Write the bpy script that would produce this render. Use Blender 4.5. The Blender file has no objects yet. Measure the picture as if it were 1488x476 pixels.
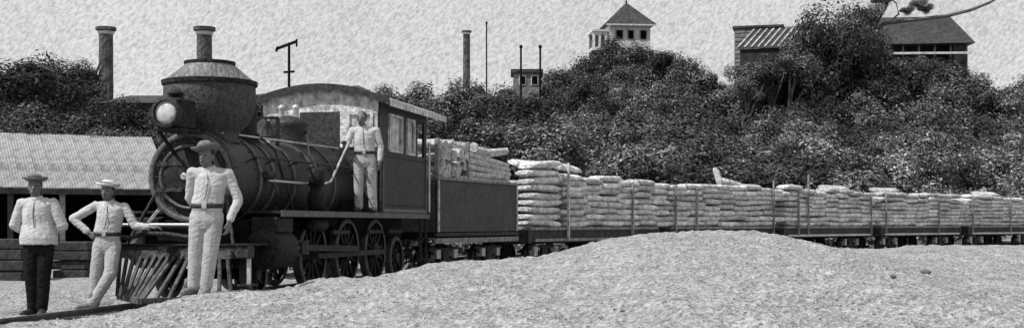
import bpy, bmesh, math, random
import numpy as np
from mathutils import Vector, Matrix, noise as mnoise

random.seed(7)
np.random.seed(7)
R = math.radians
sc = bpy.context.scene
COL = sc.collection

# ------------------------------------------------------------------ camera
CAMZ = 1.14
F = 1800.0            # focal length in pixels of the 1488 px wide photograph
cam_d = bpy.data.cameras.new('camera')
cam = bpy.data.objects.new('camera', cam_d)
COL.objects.link(cam)
cam.location = (0, 0, CAMZ)
cam.rotation_euler = (R(90), 0, 0)
cam_d.sensor_width = 36.0
cam_d.lens = F / 1488 * 36.0
cam_d.shift_y = 87 / 1488
cam_d.clip_end = 6000
sc.camera = cam

# ------------------------------------------------------------------ world, sun, exposure
SUN_D = Vector((0.58, 0.36, -0.88)).normalized()      # the way the light travels
w = bpy.data.worlds.new('World')
sc.world = w
w.use_nodes = True
nt = w.node_tree
nt.nodes.clear()
out = nt.nodes.new('ShaderNodeOutputWorld')
bg = nt.nodes.new('ShaderNodeBackground')
sky = nt.nodes.new('ShaderNodeTexSky')
sky.sky_type = 'NISHITA'
sky.sun_disc = False
sky.sun_elevation = math.asin(-SUN_D.z)
sky.sun_rotation = math.atan2(-SUN_D.x, -SUN_D.y)
sky.air_density = 1.0
sky.dust_density = 2.0
bw = nt.nodes.new('ShaderNodeRGBToBW')
nt.links.new(sky.outputs[0], bw.inputs[0])
veil = nt.nodes.new('ShaderNodeMix')            # thin even cloud veil over the sky
veil.data_type = 'FLOAT'
veil.inputs[0].default_value = 0.7
veil.inputs[3].default_value = 7.6
nt.links.new(bw.outputs[0], veil.inputs[2])
tc = nt.nodes.new('ShaderNodeTexCoord')
mp = nt.nodes.new('ShaderNodeMapping')
mp.vector_type = 'TEXTURE'
mp.inputs['Rotation'].default_value = (0, R(-42), 0)
mp.inputs['Scale'].default_value = (1.9, 1, 1)
nt.links.new(tc.outputs['Generated'], mp.inputs[0])
n1 = nt.nodes.new('ShaderNodeTexNoise')          # ripples of high cirrocumulus
n1.inputs['Scale'].default_value = 520
n1.inputs['Detail'].default_value = 3.0
n1.inputs['Distortion'].default_value = 0.6
nt.links.new(mp.outputs[0], n1.inputs['Vector'])
n2 = nt.nodes.new('ShaderNodeTexNoise')
n2.inputs['Scale'].default_value = 6
n2.inputs['Detail'].default_value = 4
nt.links.new(tc.outputs['Generated'], n2.inputs['Vector'])
mr = nt.nodes.new('ShaderNodeMapRange')
mr.inputs[1].default_value = 0.28
mr.inputs[2].default_value = 0.62
mr.inputs[3].default_value = 0.62
mr.inputs[4].default_value = 1.02
nt.links.new(n1.outputs[0], mr.inputs[0])
mr2 = nt.nodes.new('ShaderNodeMapRange')
mr2.inputs[1].default_value = 0.3
mr2.inputs[2].default_value = 0.7
mr2.inputs[3].default_value = 0.93
mr2.inputs[4].default_value = 1.05
nt.links.new(n2.outputs[0], mr2.inputs[0])
mu = nt.nodes.new('ShaderNodeMath'); mu.operation = 'MULTIPLY'
mu2 = nt.nodes.new('ShaderNodeMath'); mu2.operation = 'MULTIPLY'
nt.links.new(veil.outputs[0], mu.inputs[0]); nt.links.new(mr.outputs[0], mu.inputs[1])
nt.links.new(mu.outputs[0], mu2.inputs[0]); nt.links.new(mr2.outputs[0], mu2.inputs[1])
nt.links.new(mu2.outputs[0], bg.inputs[0])
bg.inputs[1].default_value = 0.12
nt.links.new(bg.outputs[0], out.inputs[0])

sun_d = bpy.data.lights.new('sun', 'SUN')
sun_d.energy = 4.6
sun_d.angle = R(1.0)
sun_o = bpy.data.objects.new('sun', sun_d)
COL.objects.link(sun_o)
sun_o.rotation_euler = SUN_D.to_track_quat('-Z', 'Y').to_euler()
sun_o.location = (-20, -20, 30)

sc.view_settings.view_transform = 'Standard'
sc.view_settings.look = 'None'
sc.view_settings.gamma = 1
sc.view_settings.exposure = 0.0
sc.view_settings.use_curve_mapping = False


def wx(px, D):
    return (px - 744) / F * D


def wz(py, D):
    return CAMZ + (325 - py) / F * D


# ------------------------------------------------------------------ materials
def mat(name, c, rough=0.7, grain=20.0, bump=0.5, dist=0.02, var=0.35, metal=0.0, spec=0.4, tone=False, streak=2.2, blotch=(0.75, 1.2)):
    """grey procedural surface: c is the base value, var the spread of its fine blotches"""
    m = bpy.data.materials.new(name)
    m.use_nodes = True
    t = m.node_tree
    b = t.nodes['Principled BSDF']
    b.inputs['Roughness'].default_value = rough
    b.inputs['Metallic'].default_value = metal
    b.inputs['Specular IOR Level'].default_value = spec
    co = t.nodes.new('ShaderNodeTexCoord')
    ma = t.nodes.new('ShaderNodeMapping')
    ma.vector_type = 'TEXTURE'
    ma.inputs['Rotation'].default_value = (0, R(-42), R(35))
    ma.inputs['Scale'].default_value = (streak, 1, 1)
    t.links.new(co.outputs['Object'], ma.inputs[0])
    no = t.nodes.new('ShaderNodeTexNoise')
    no.inputs['Scale'].default_value = grain
    no.inputs['Detail'].default_value = 3
    no.inputs['Roughness'].default_value = 0.6
    t.links.new(ma.outputs[0], no.inputs['Vector'])
    big = t.nodes.new('ShaderNodeTexNoise')
    big.inputs['Scale'].default_value = grain * 0.12
    big.inputs['Detail'].default_value = 4
    t.links.new(co.outputs['Object'], big.inputs['Vector'])
    mr = t.nodes.new('ShaderNodeMapRange')
    mr.inputs[1].default_value = 0.3
    mr.inputs[2].default_value = 0.7
    mr.inputs[3].default_value = c * (1 - var)
    mr.inputs[4].default_value = min(c * (1 + var), 0.85)
    t.links.new(no.outputs[0], mr.inputs[0])
    mb = t.nodes.new('ShaderNodeMapRange')
    mb.inputs[1].default_value = 0.3
    mb.inputs[2].default_value = 0.7
    mb.inputs[3].default_value = blotch[0]
    mb.inputs[4].default_value = blotch[1]
    t.links.new(big.outputs[0], mb.inputs[0])
    mu = t.nodes.new('ShaderNodeMath'); mu.operation = 'MULTIPLY'
    t.links.new(mr.outputs[0], mu.inputs[0]); t.links.new(mb.outputs[0], mu.inputs[1])
    last = mu
    if tone:
        oi = t.nodes.new('ShaderNodeObjectInfo')
        orr = t.nodes.new('ShaderNodeMapRange')
        orr.inputs[3].default_value = 0.35; orr.inputs[4].default_value = 1.45
        t.links.new(oi.outputs['Random'], orr.inputs[0])
        m3 = t.nodes.new('ShaderNodeMath'); m3.operation = 'MULTIPLY'
        t.links.new(mu.outputs[0], m3.inputs[0]); t.links.new(orr.outputs[0], m3.inputs[1])
        mu = m3
        at = t.nodes.new('ShaderNodeAttribute')
        at.attribute_name = 'tone'
        m2 = t.nodes.new('ShaderNodeMath'); m2.operation = 'MULTIPLY'
        t.links.new(mu.outputs[0], m2.inputs[0]); t.links.new(at.outputs['Fac'], m2.inputs[1])
        last = m2
    t.links.new(last.outputs[0], b.inputs['Base Color'])
    bp = t.nodes.new('ShaderNodeBump')
    bp.inputs['Strength'].default_value = bump
    bp.inputs['Distance'].default_value = dist
    t.links.new(no.outputs[0], bp.inputs['Height'])
    t.links.new(bp.outputs[0], b.inputs['Normal'])
    return m


M = {}
M['ground'] = mat('sandy_earth', 0.33, 0.95, 28, 1.0, 0.06, 0.55, spec=0.1, streak=1.5)
M['iron'] = mat('black_iron', 0.014, 0.7, 16, 1.0, 0.04, 0.8, spec=0.22)
M['iron_dark'] = mat('near_black_iron', 0.006, 0.85, 12, 0.5, 0.02, 0.6, spec=0.15)  # near-black iron, darkest of the iron tones
M['iron_grey'] = mat('worn_grey_iron', 0.03, 0.65, 16, 1.0, 0.04, 0.8, spec=0.25)
M['steel'] = mat('bright_steel', 0.45, 0.4, 25, 0.3, 0.01, 0.3, metal=0.3)
M['boiler'] = mat('boiler_jacket', 0.018, 0.55, 22, 0.8, 0.03, 0.55, spec=0.4)
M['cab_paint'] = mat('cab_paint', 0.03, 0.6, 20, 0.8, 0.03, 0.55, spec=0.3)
M['cab_light'] = mat('pale_paint_and_highlight', 0.46, 0.65, 11, 1.0, 0.04, 0.6)  # pale paint; highlights of the cab roof and front are put into it
M['stack'] = mat('rusty_stack_sheet', 0.05, 0.7, 22, 0.9, 0.04, 0.6, spec=0.3)
M['glass'] = mat('dull_glass', 0.45, 0.15, 10, 0.3, 0.02, 0.5, spec=0.6)
M['lens'] = mat('pale_lens', 0.55, 0.2, 12, 0.5, 0.02, 0.3, spec=0.7)
M['tender'] = mat('tender_side', 0.045, 0.65, 18, 0.9, 0.035, 0.55)
M['timber'] = mat('weathered_timber', 0.20, 0.8, 12, 0.9, 0.03, 0.5)
M['timber_dark'] = mat('dark_timber', 0.035, 0.85, 12, 0.7, 0.03, 0.6)
M['wood'] = mat('split_wood', 0.42, 0.8, 11, 1.0, 0.04, 0.5)
M['bark'] = mat('bark', 0.10, 0.9, 9, 1.0, 0.05, 0.5)
M['sack'] = mat('sack_cloth', 0.60, 0.9, 12, 1.0, 0.09, 0.5)
M['shirt'] = mat('pale_cotton', 0.47, 0.9, 55, 0.7, 0.014, 0.14, blotch=(0.86, 1.08))
M['trouser'] = mat('pale_drill', 0.38, 0.9, 55, 0.7, 0.014, 0.14, blotch=(0.84, 1.08))
M['trouser_dark'] = mat('dark_cloth', 0.012, 0.95, 22, 0.6, 0.02, 0.5, spec=0.1)
M['skin'] = mat('sunburnt_skin', 0.12, 0.6, 30, 0.4, 0.01, 0.3)
M['hair'] = mat('dark_hair', 0.02, 0.7, 60, 0.6, 0.01, 0.5)
M['hat'] = mat('felt_hat', 0.14, 0.9, 25, 0.6, 0.02, 0.4)
M['hat_pale'] = mat('straw_hat', 0.60, 0.9, 30, 0.6, 0.02, 0.3)
M['leather'] = mat('dark_leather', 0.02, 0.6, 30, 0.4, 0.01, 0.4)
M['boot_pale'] = mat('dusty_boot', 0.16, 0.8, 30, 0.5, 0.01, 0.4)
M['rail'] = mat('rail_steel', 0.10, 0.5, 20, 0.4, 0.01, 0.5, metal=0.3)
M['roof_pale'] = mat('pale_sheet_roof', 0.29, 0.8, 5, 0.6, 0.12, 0.35, spec=0.2)
M['roof_dark'] = mat('dark_sheet_roof', 0.035, 0.8, 3, 0.9, 0.15, 0.6)
M['wall_white'] = mat('whitewash', 0.52, 0.9, 3, 0.6, 0.1, 0.2, spec=0.2)
M['wall_dark'] = mat('dark_boards', 0.03, 0.9, 3, 0.6, 0.1, 0.5, spec=0.2)
M['wall_grey'] = mat('grey_boards', 0.16, 0.9, 3, 0.9, 0.12, 0.5, spec=0.2)
M['brick'] = mat('chimney_brick', 0.075, 0.9, 2.6, 1.0, 0.25, 0.7, spec=0.2)
M['leaf'] = mat('leaf', 0.10, 0.7, 3, 0.4, 0.1, 0.35, spec=0.2, tone=True)
M['leaf_dark'] = mat('dark_leaf', 0.06, 0.7, 3, 0.4, 0.1, 0.4, spec=0.2, tone=True)
M['leaf_pale'] = mat('pale_leaf', 0.15, 0.6, 3, 0.4, 0.1, 0.4, spec=0.4, tone=True)
M['rib'] = mat('weathered_batten', 0.34, 0.9, 3, 0.6, 0.1, 0.5, spec=0.2)
M['edge'] = mat('iron_edge_highlight', 0.085, 0.5, 22, 0.6, 0.02, 0.5, spec=0.4)  # lighter iron colour that paints edge highlights on bands, rings and mouldings
M['bonnet'] = mat('pale_bonnet_sheet', 0.15, 0.7, 22, 0.9, 0.04, 0.6, spec=0.3)
M['tyre'] = mat('wheel_tyre', 0.05, 0.5, 22, 0.6, 0.02, 0.5, spec=0.4)  # lighter than the spokes, a rim highlight put into the colour
M['stone'] = mat('stone', 0.10, 0.9, 12, 0.8, 0.03, 0.4)
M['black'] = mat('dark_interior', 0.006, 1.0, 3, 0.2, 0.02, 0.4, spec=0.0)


# ------------------------------------------------------------------ mesh builder
class MB:
    def __init__(s, flip=False):
        s.v = []; s.f = []; s.flip = flip; s.smooth = []

    def add(s, vs, fs, smooth=False):
        o = len(s.v)
        s.v += [tuple(p) for p in vs]
        s.f += [tuple(i + o for i in f) for f in fs]
        s.smooth += [smooth] * len(fs)
        return s

    def box(s, x0, x1, y0, y1, z0, z1):
        vs = [(x0, y0, z0), (x1, y0, z0), (x1, y1, z0), (x0, y1, z0), (x0, y0, z1), (x1, y0, z1), (x1, y1, z1), (x0, y1, z1)]
        return s.add(vs, [(0, 3, 2, 1), (4, 5, 6, 7), (0, 1, 5, 4), (1, 2, 6, 5), (2, 3, 7, 6), (3, 0, 4, 7)])

    def loft(s, rings, cap=True, smooth=True, closed=True):
        n = len(rings[0])
        vs = [p for r in rings for p in r]
        fs = []
        for i in range(len(rings) - 1):
            for j in range(n if closed else n - 1):
                k = (j + 1) % n
                fs.append((i * n + j, i * n + k, (i + 1) * n + k, (i + 1) * n + j))
        s.add(vs, fs, smooth)
        if cap:
            s.add(rings[0], [tuple(range(n))[::-1]])
            s.add(rings[-1], [tuple(range(n))])
        return s

    def tube(s, pts, r, n=8, smooth=True):
        pts = [Vector(p) for p in pts]
        rs = r if isinstance(r, (list, tuple)) else [r] * len(pts)
        rings = []
        for i, p in enumerate(pts):
            d = (pts[min(i + 1, len(pts) - 1)] - pts[max(i - 1, 0)]).normalized()
            a = d.cross(Vector((0, 0, 1)))
            if a.length < 1e-3:
                a = d.cross(Vector((0, 1, 0)))
            a.normalize(); b = d.cross(a)
            rings.append([p + (a * math.cos(2 * math.pi * k / n) + b * math.sin(2 * math.pi * k / n)) * rs[i] for k in range(n)])
        return s.loft(rings, True, smooth)

    def lathe(s, c, axis, prof, n=24, smooth=True, cap=True):
        """prof: list of (t along axis, radius)"""
        c = Vector(c); d = Vector(axis).normalized()
        a = d.cross(Vector((0, 0, 1)))
        if a.length < 1e-3:
            a = Vector((1, 0, 0))
        a.normalize(); b = d.cross(a)
        rings = [[c + d * t + (a * math.cos(2 * math.pi * k / n) + b * math.sin(2 * math.pi * k / n)) * max(r, 1e-4) for k in range(n)] for t, r in prof]
        return s.loft(rings, cap, smooth)

    def bar(s, p, q, wd, ht, up=(0, 0, 1)):
        p = Vector(p); q = Vector(q); d = (q - p).normalized()
        a = d.cross(Vector(up))
        if a.length < 1e-3:
            a = d.cross(Vector((0, 1, 0)))
        a.normalize(); b = a.cross(d)
        r = lambda o: [o + a * wd / 2 + b * ht / 2, o - a * wd / 2 + b * ht / 2, o - a * wd / 2 - b * ht / 2, o + a * wd / 2 - b * ht / 2]
        return s.loft([r(p), r(q)], True, False)

    def mesh(s, name, m):
        me = bpy.data.meshes.new(name)
        vs = [(x, -y, z) for x, y, z in s.v] if s.flip else s.v
        me.from_pydata(vs, [], s.f)
        bm = bmesh.new(); bm.from_mesh(me)
        bmesh.ops.recalc_face_normals(bm, faces=bm.faces)
        for f, sm in zip(bm.faces, s.smooth):
            f.smooth = sm
        bm.to_mesh(me); bm.free()
        me.materials.append(m)
        return me

    def build(s, name, m, parent=None, bevel=0):
        o = bpy.data.objects.new(name, s.mesh(name, m))
        COL.objects.link(o)
        if parent:
            o.parent = parent
        if bevel:
            b = o.modifiers.new('bevel', 'BEVEL'); b.width = bevel; b.segments = 1
        return o


def link_mesh(name, me, parent=None):
    o = bpy.data.objects.new(name, me)
    COL.objects.link(o)
    if parent:
        o.parent = parent
    return o


def tag(o, label=None, cat=None, group=None, kind=None):
    if label: o['label'] = label
    if cat: o['category'] = cat
    if group: o['group'] = group
    if kind: o['kind'] = kind
    return o


def empty(name, loc=(0, 0, 0), rz=0, label=None, cat=None, group=None, kind=None):
    o = bpy.data.objects.new(name, None)
    COL.objects.link(o)
    o.location = loc
    o.rotation_euler = (0, 0, rz)
    o.empty_display_size = 0.3
    return tag(o, label, cat, group, kind)


ORD = ['first', 'second', 'third', 'fourth', 'fifth', 'sixth', 'seventh', 'eighth', 'ninth', 'tenth', 'eleventh', 'twelfth', 'thirteenth', 'fourteenth', 'fifteenth', 'sixteenth', 'seventeenth', 'eighteenth', 'nineteenth', 'twentieth', 'twenty-first', 'twenty-second', 'twenty-third', 'twenty-fourth', 'twenty-fifth', 'twenty-sixth', 'twenty-seventh', 'twenty-eighth', 'twenty-ninth', 'thirtieth', 'thirty-first', 'thirty-second']

# ------------------------------------------------------------------ line of the railway
HEAD = R(77.45)
PATH = []
_x, _y, _h, _s = -4.245, 16.36, HEAD, 0.0
while _s < 75:
    PATH.append((_x, _y, _h))
    k = 0 if _s < 7.6 else (3.5 if _s < 13.6 else 0.5)
    _h -= R(k) * 0.05; _x += math.cos(_h) * 0.05; _y += math.sin(_h) * 0.05; _s += 0.05


def path(s):
    if s < 0:
        return -4.245 + math.cos(HEAD) * s, 16.36 + math.sin(HEAD) * s, HEAD
    return PATH[min(int(round(s / 0.05)), len(PATH) - 1)]


def pathv(s, v, z=0.0):
    x, y, h = path(s)
    return Vector((x + v * math.sin(h), y - v * math.cos(h), z))


# ------------------------------------------------------------------ terrain
CREST = [(-500, 478, 10.2), (-120, 476, 10.6), (0, 474, 11.0), (130, 459, 12.2), (220, 443, 13.0), (290, 428, 13.6), (330, 423, 13.7), (370, 421, 13.8), (400, 421, 13.9),
         (430, 412, 14.2), (470, 406, 14.4), (540, 402, 14.8), (580, 395, 15.1), (635, 383, 15.5), (700, 377, 15.9), (780, 371, 16.3), (830, 360, 16.7),
         (880, 346, 17.1), (930, 340, 17.5), (1000, 337, 18.1), (1080, 335, 18.7), (1120, 346, 19.7), (1165, 359, 21.0), (1250, 362, 22.5),
         (1330, 357, 24.0), (1488, 356, 27.0), (1800, 356, 33)]
CX = np.array([wx(p, d) for p, y, d in CREST]); CY = np.array([d for p, y, d in CREST]); CZ = np.array([wz(y, d) for p, y, d in CREST])
RX = np.array([-400, -40, -15, -6, 0, 6, 12, 17, 23, 33, 45, 60, 120, 500.])
RZ = np.array([0, 0, 0.8, 1.5, 3.0, 6.5, 8.5, 7.5, 6.0, 7.0, 8.0, 8.5, 8, 6.])


def sstep(t):
    t = np.clip(t, 0, 1)
    return t * t * (3 - 2 * t)


def vnoise(x, y, seed=0):
    xi = np.floor(x).astype(np.int64); yi = np.floor(y).astype(np.int64)
    fx = x - xi; fy = y - yi
    fx = fx * fx * (3 - 2 * fx); fy = fy * fy * (3 - 2 * fy)

    def h(a, b):
        n = (a * 374761393 + b * 668265263 + seed * 982451653) & 0xffffffff
        n = ((n ^ (n >> 13)) * 1274126177) & 0xffffffff
        return ((n ^ (n >> 16)) & 0xffff) / 65535.0
    return (h(xi, yi) * (1 - fx) + h(xi + 1, yi) * fx) * (1 - fy) + (h(xi, yi + 1) * (1 - fx) + h(xi + 1, yi + 1) * fx) * fy


def base_z(X, Y):
    yc = np.interp(X, CX, CY); zc = np.interp(X, CX, CZ)
    near = -0.35 + (zc + 0.35) * sstep((Y - 1.5) / np.maximum(yc - 1.5, 1)) ** 0.55
    fall = np.interp(X, [-7, -4, 0, 4, 8], [0.55, 0.7, 1.4, 2.6, 3.5])
    far = 0.03 + (zc - 0.03) * (1 - sstep((Y - yc) / fall))
    z = np.where(Y < yc, near, far)
    hill = np.interp(X * np.clip(125 / np.maximum(Y, 60), 0.8, 2.0), RX, RZ) * sstep((Y - 46) / 72.0)
    return z + hill


def terrain(X, Y, rough=True):
    z = base_z(X, Y)
    if rough:
        fade = np.clip((Y - 6) / 2, 0, 1) * np.clip((60 - Y) / 30, 0, 1)
        z = z + fade * (0.05 * (vnoise(X * 0.9, Y * 0.9, 1) - 0.5) * np.clip((Y - 6) / 2, 0, 1))
        # trodden clods, a little longer than wide
        a = X * 0.80 + Y * 0.60; b = -X * 0.60 + Y * 0.80
        c = vnoise(a * 6, b * 9, 2) * 0.4 + vnoise(a * 12, b * 14, 3) * 0.6
        # old cart ruts along the foot of the bank at the right and scattered footmarks
        for off in (0.0, 1.3):
            z = z - 0.07 * np.exp(-((Y - (19.2 + off + 0.22 * (X - 6) + 0.25 * np.sin(X * 0.8))) / 0.13) ** 2) * sstep((X - 4) / 2.5)
        fm = vnoise(X * 2.1, Y * 1.7, 12)
        z = z - fade * 0.05 * np.clip((fm - 0.72) / 0.12, 0, 1)
        z = z + fade * np.clip((40 - Y) / 15, 0.2, 1) * 0.06 * (c - 0.5)
    return z


def tz(x, y):
    return float(base_z(np.array([x]), np.array([y]))[0])


def spaced(a, b, step, lo, hi, g):
    m = list(np.arange(a, b, step))
    l = []; x = a; d = step
    while x > lo:
        d *= g; x -= d; l.append(x)
    r = []; x = m[-1]; d = step
    while x < hi:
        d *= g; x += d; r.append(x)
    return np.array(l[::-1] + m + r)


gx = spaced(-6.2, 11.0, 0.032, -1500, 1500, 1.07)
gy = spaced(8.0, 20.0, 0.036, -60, 2500, 1.055)
GX, GY = np.meshgrid(gx, gy)
GZ = terrain(GX, GY)
nx, ny = len(gx), len(gy)
co = np.stack([GX, GY, GZ], -1).reshape(-1, 3).astype(np.float32)
ii = np.arange(nx * ny).reshape(ny, nx)
quads = np.stack([ii[:-1, :-1], ii[:-1, 1:], ii[1:, 1:], ii[1:, :-1]], -1).reshape(-1, 4).astype(np.int32)
me = bpy.data.meshes.new('ground')
me.vertices.add(len(co)); me.vertices.foreach_set('co', co.ravel())
me.loops.add(quads.size); me.loops.foreach_set('vertex_index', quads.ravel())
me.polygons.add(len(quads)); me.polygons.foreach_set('loop_start', np.arange(0, quads.size, 4, dtype=np.int32))
me.update(calc_edges=True)
me.polygons.foreach_set('use_smooth', np.ones(len(quads), dtype=bool))
me.materials.append(M['ground'])
tag(link_mesh('ground', me), kind='structure')

# ------------------------------------------------------------------ track
GAUGE = 0.6
RAILTOP = 0.12
track = empty('railway_track', (0, 0, 0), kind='structure')
prof = [(-0.055, 0.05), (0.055, 0.05), (0.055, 0.06), (0.012, 0.07), (0.012, 0.09), (0.032, 0.098), (0.032, 0.125), (-0.032, 0.125), (-0.032, 0.098), (-0.012, 0.09), (-0.012, 0.07), (-0.055, 0.06)]
for sgn in (-1, 1):
    mb = MB()
    rings = []
    for k in range(-16, 110):
        s = k * 0.5
        rings.append([pathv(s, sgn * GAUGE + a, RAILTOP - 0.125 + b) for a, b in prof])
    mb.loft(rings, True, False)
    mb.build('rail', M['rail'], track)
sl = MB().box(-0.11, 0.11, -1.0, 1.0, -0.06, 0.052).mesh('sleeper', M['timber_dark'])
for k in range(-12, 76):
    s = k * 0.68
    x, y, h = path(s)
    o = link_mesh('sleeper', sl, track)
    o.location = (x, y, 0.0)
    o.rotation_euler = (0, 0, h + random.uniform(-.03, .03))

# ------------------------------------------------------------------ locomotive (u back along the engine, v towards the camera side, z up)
def B():
    return MB(flip=True)


M['pilot'] = mat('worn_pilot_timber', 0.075, 0.8, 20, 0.9, 0.03, 0.7, spec=0.25)
x0, y0, h0 = path(0)
loco = empty('steam_locomotive', (x0, y0, 0), h0, 'black steam locomotive with balloon smokestack, round smokebox and wooden cab on the track', 'locomotive')
ZC = 1.76
sb = B().lathe((0, 0, ZC), (1, 0, 0), [(0.03, 0.50), (0.0, 0.53), (0.0, 0.61), (0.05, 0.615), (0.85, 0.615), (0.86, 0.55)], 48).build('smokebox', M['boiler'], loco)
B().lathe((0, 0, ZC), (1, 0, 0), [(-0.012, 0.535), (-0.03, 0.565), (-0.012, 0.60)], 48, cap=False).build('front_ring', M['edge'], sb)
dr = B().lathe((0, 0, ZC), (1, 0, 0), [(-0.13, 0.001), (-0.125, 0.12), (-0.09, 0.28), (-0.03, 0.385), (0.035, 0.40)], 40).build('smokebox_door', M['iron'], loco)
B().lathe((0, 0, ZC), (1, 0, 0), [(-0.02, 0.385), (-0.055, 0.40), (-0.055, 0.425), (0.02, 0.44)], 40, cap=False).build('door_ring', M['edge'], dr)
for dz in (-0.17, 0.17):
    B().bar((-0.125, -0.05, ZC + dz), (-0.05, -0.46, ZC + dz), 0.02, 0.055).build('hinge_strap', M['iron_grey'], dr)
B().lathe((-0.2, 0, ZC), (1, 0, 0), [(0, 0.03), (0.0, 0.045), (0.09, 0.045)], 12).build('door_knob', M['steel'], dr)
B().bar((-0.19, -0.02, ZC + 0.02), (-0.19, 0.16, ZC - 0.12), 0.02, 0.025).build('door_handle', M['steel'], dr)
riv = B()
for k in range(28):
    a = 2 * math.pi * k / 28
    riv.lathe((-0.004, 0.485 * math.cos(a), ZC + 0.485 * math.sin(a)), (-1, 0, 0), [(0, 0.016), (0.012, 0.012), (0.016, 0.002)], 6)
tag(riv.build('rivets', M['iron_grey'], sb), kind='stuff')
bo = B().lathe((0, 0, ZC), (1, 0, 0), [(0.86, 0.585), (2.6, 0.59), (3.2, 0.64), (4.66, 0.66)], 48).build('boiler', M['boiler'], loco)
for u, r in ((0.84, 0.625), (1.36, 0.597), (2.1, 0.60), (2.85, 0.62), (3.6, 0.66)):
    B().lathe((u, 0, ZC), (1, 0, 0), [(-0.03, r - 0.02), (-0.03, r + 0.012), (0.03, r + 0.012), (0.03, r - 0.02)], 48, smooth=False, cap=False).build('boiler_band', M['edge'], bo)

# smokestack: saddle, flaring funnel, wide drum, sloping bonnet
st = B()
st.lathe((0.56, 0, 0), (0, 0, 1), [(2.24, 0.42), (2.33, 0.37), (2.40, 0.42), (2.52, 0.53), (2.66, 0.595), (2.80, 0.62), (3.00, 0.615), (3.03, 0.60)], 36)
stk = st.build('smokestack', M['stack'], loco)
B().lathe((0.56, 0, 0), (0, 0, 1), [(3.02, 0.60), (3.02, 0.64), (3.075, 0.645), (3.085, 0.59)], 36, smooth=False, cap=False).build('stack_rim', M['iron'], stk)
B().lathe((0.56, 0, 0), (0, 0, 1), [(3.07, 0.60), (3.10, 0.575), (3.315, 0.315), (3.33, 0.31)], 36, cap=True).build('stack_bonnet', M['bonnet'], stk)
B().lathe((0.56, 0, 0), (0, 0, 1), [(3.305, 0.31), (3.31, 0.345), (3.345, 0.345), (3.35, 0.27)], 36, smooth=False).build('stack_mouth', M['iron'], stk)

# headlight on its bracket
hl = B().box(-0.62, -0.18, -0.17, 0.17, 2.36, 2.74).build('headlight', M['iron'], loco, 0.02)
B().lathe((-0.70, 0, 2.55), (1, 0, 0), [(0, 0.155), (0.0, 0.195), (0.09, 0.20), (0.09, 0.14), (0.02, 0.15)], 28, cap=False).build('headlight_rim', M['iron_grey'], hl)
B().lathe((-0.685, 0, 2.55), (1, 0, 0), [(0, 0.001), (0.004, 0.08), (0.02, 0.158), (0.04, 0.158)], 28).build('headlight_lens', M['lens'], hl)
B().lathe((-0.4, 0, 2.74), (0, 0, 1), [(0, 0.10), (0.06, 0.09), (0.07, 0.12), (0.12, 0.04), (0.13, 0.01)], 16).build('lamp_chimney', M['iron'], hl)
br = B().box(-0.64, 0.2, -0.19, 0.19, 2.325, 2.355)
for v in (-0.16, 0.16):
    br.bar((-0.55, v, 2.33), (0.02, v * 1.4, 2.05), 0.03, 0.04)
br.build('headlight_bracket', M['iron'], loco)

# domes and bell
B().lathe((1.45, 0, 0), (0, 0, 1), [(2.25, 0.34), (2.36, 0.29), (2.42, 0.27), (2.78, 0.27), (2.82, 0.30), (2.86, 0.27), (2.96, 0.16), (3.0, 0.02)], 28).build('sand_dome', M['iron'], loco)
B().lathe((3.3, 0, 0), (0, 0, 1), [(2.25, 0.36), (2.38, 0.30), (2.66, 0.29), (2.70, 0.31), (2.76, 0.27), (2.83, 0.12), (2.85, 0.02)], 28).build('steam_dome', M['boiler'], loco)
bell = B().lathe((2.35, 0, 0), (0, 0, 1), [(2.44, 0.19), (2.47, 0.17), (2.58, 0.12), (2.68, 0.09), (2.72, 0.02)], 20).build('bell', M['iron_grey'], loco)
fr = B()
for v in (-0.22, 0.22):
    fr.bar((2.35, v, 2.28), (2.35, v, 2.72), 0.035, 0.05)
fr.bar((2.35, -0.23, 2.73), (2.35, 0.23, 2.73), 0.035, 0.04)
fr.build('bell_frame', M['iron'], bell)

# frame and running boards
B().box(-0.35, 7.2, -0.5, 0.5, 0.66, 1.12).build('main_frame', M['iron_dark'], loco)
B().box(4.0, 7.2, -0.62, 0.62, 0.9, 1.55).build('firebox', M['iron_dark'], loco)
for v in (-1, 1):
    rb = B().box(0.45, 7.45, min(v * 0.55, v * 1.08), max(v * 0.55, v * 1.08), 1.285, 1.32).build('running_board', M['iron'], loco)
    B().box(0.45, 7.45, min(v * 1.082, v * 1.10), max(v * 1.082, v * 1.10), 1.24, 1.325).build('board_edge', M['edge'], rb)
    B().box(0.9, 4.6, min(v * 0.50, v * 0.62), max(v * 0.50, v * 0.62), 1.1, 1.285).build('board_bracket', M['iron_dark'], rb)

# cylinders, slide bars, rods
for v in (-1, 1):
    cy = B().lathe((0.35, v * 0.86, 0.80), (1, 0, 0), [(-0.04, 0.14), (-0.03, 0.25), (0.0, 0.27), (0.62, 0.27), (0.65, 0.25), (0.66, 0.1)], 28).build('cylinder', M['iron'], loco)
    B().box(0.4, 0.94, v * 0.86 - 0.2, v * 0.86 + 0.2, 1.02, 1.23).build('steam_chest', M['iron'], cy, 0.02)
    B().box(0.3, 1.0, v * 0.45 - 0.08, v * 0.45 + 0.2, 0.7, 1.2).build('cylinder_saddle', M['iron_dark'], cy)
    B().tube([(1.0, v * 0.86, 0.80), (1.75, v * 0.86, 0.80)], 0.025).build('piston_rod', M['steel'], cy)
    sbm = B()
    for dz in (-0.09, 0.09):
        sbm.box(1.0, 1.95, v * 0.86 - 0.03, v * 0.86 + 0.03, 0.80 + dz - 0.015, 0.80 + dz + 0.015)
    sbm.build('slide_bar', M['iron_grey'], loco)
    B().box(1.6, 1.84, v * 0.86 - 0.06, v * 0.86 + 0.06, 0.72, 0.88).build('crosshead', M['iron_grey'], loco)


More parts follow.
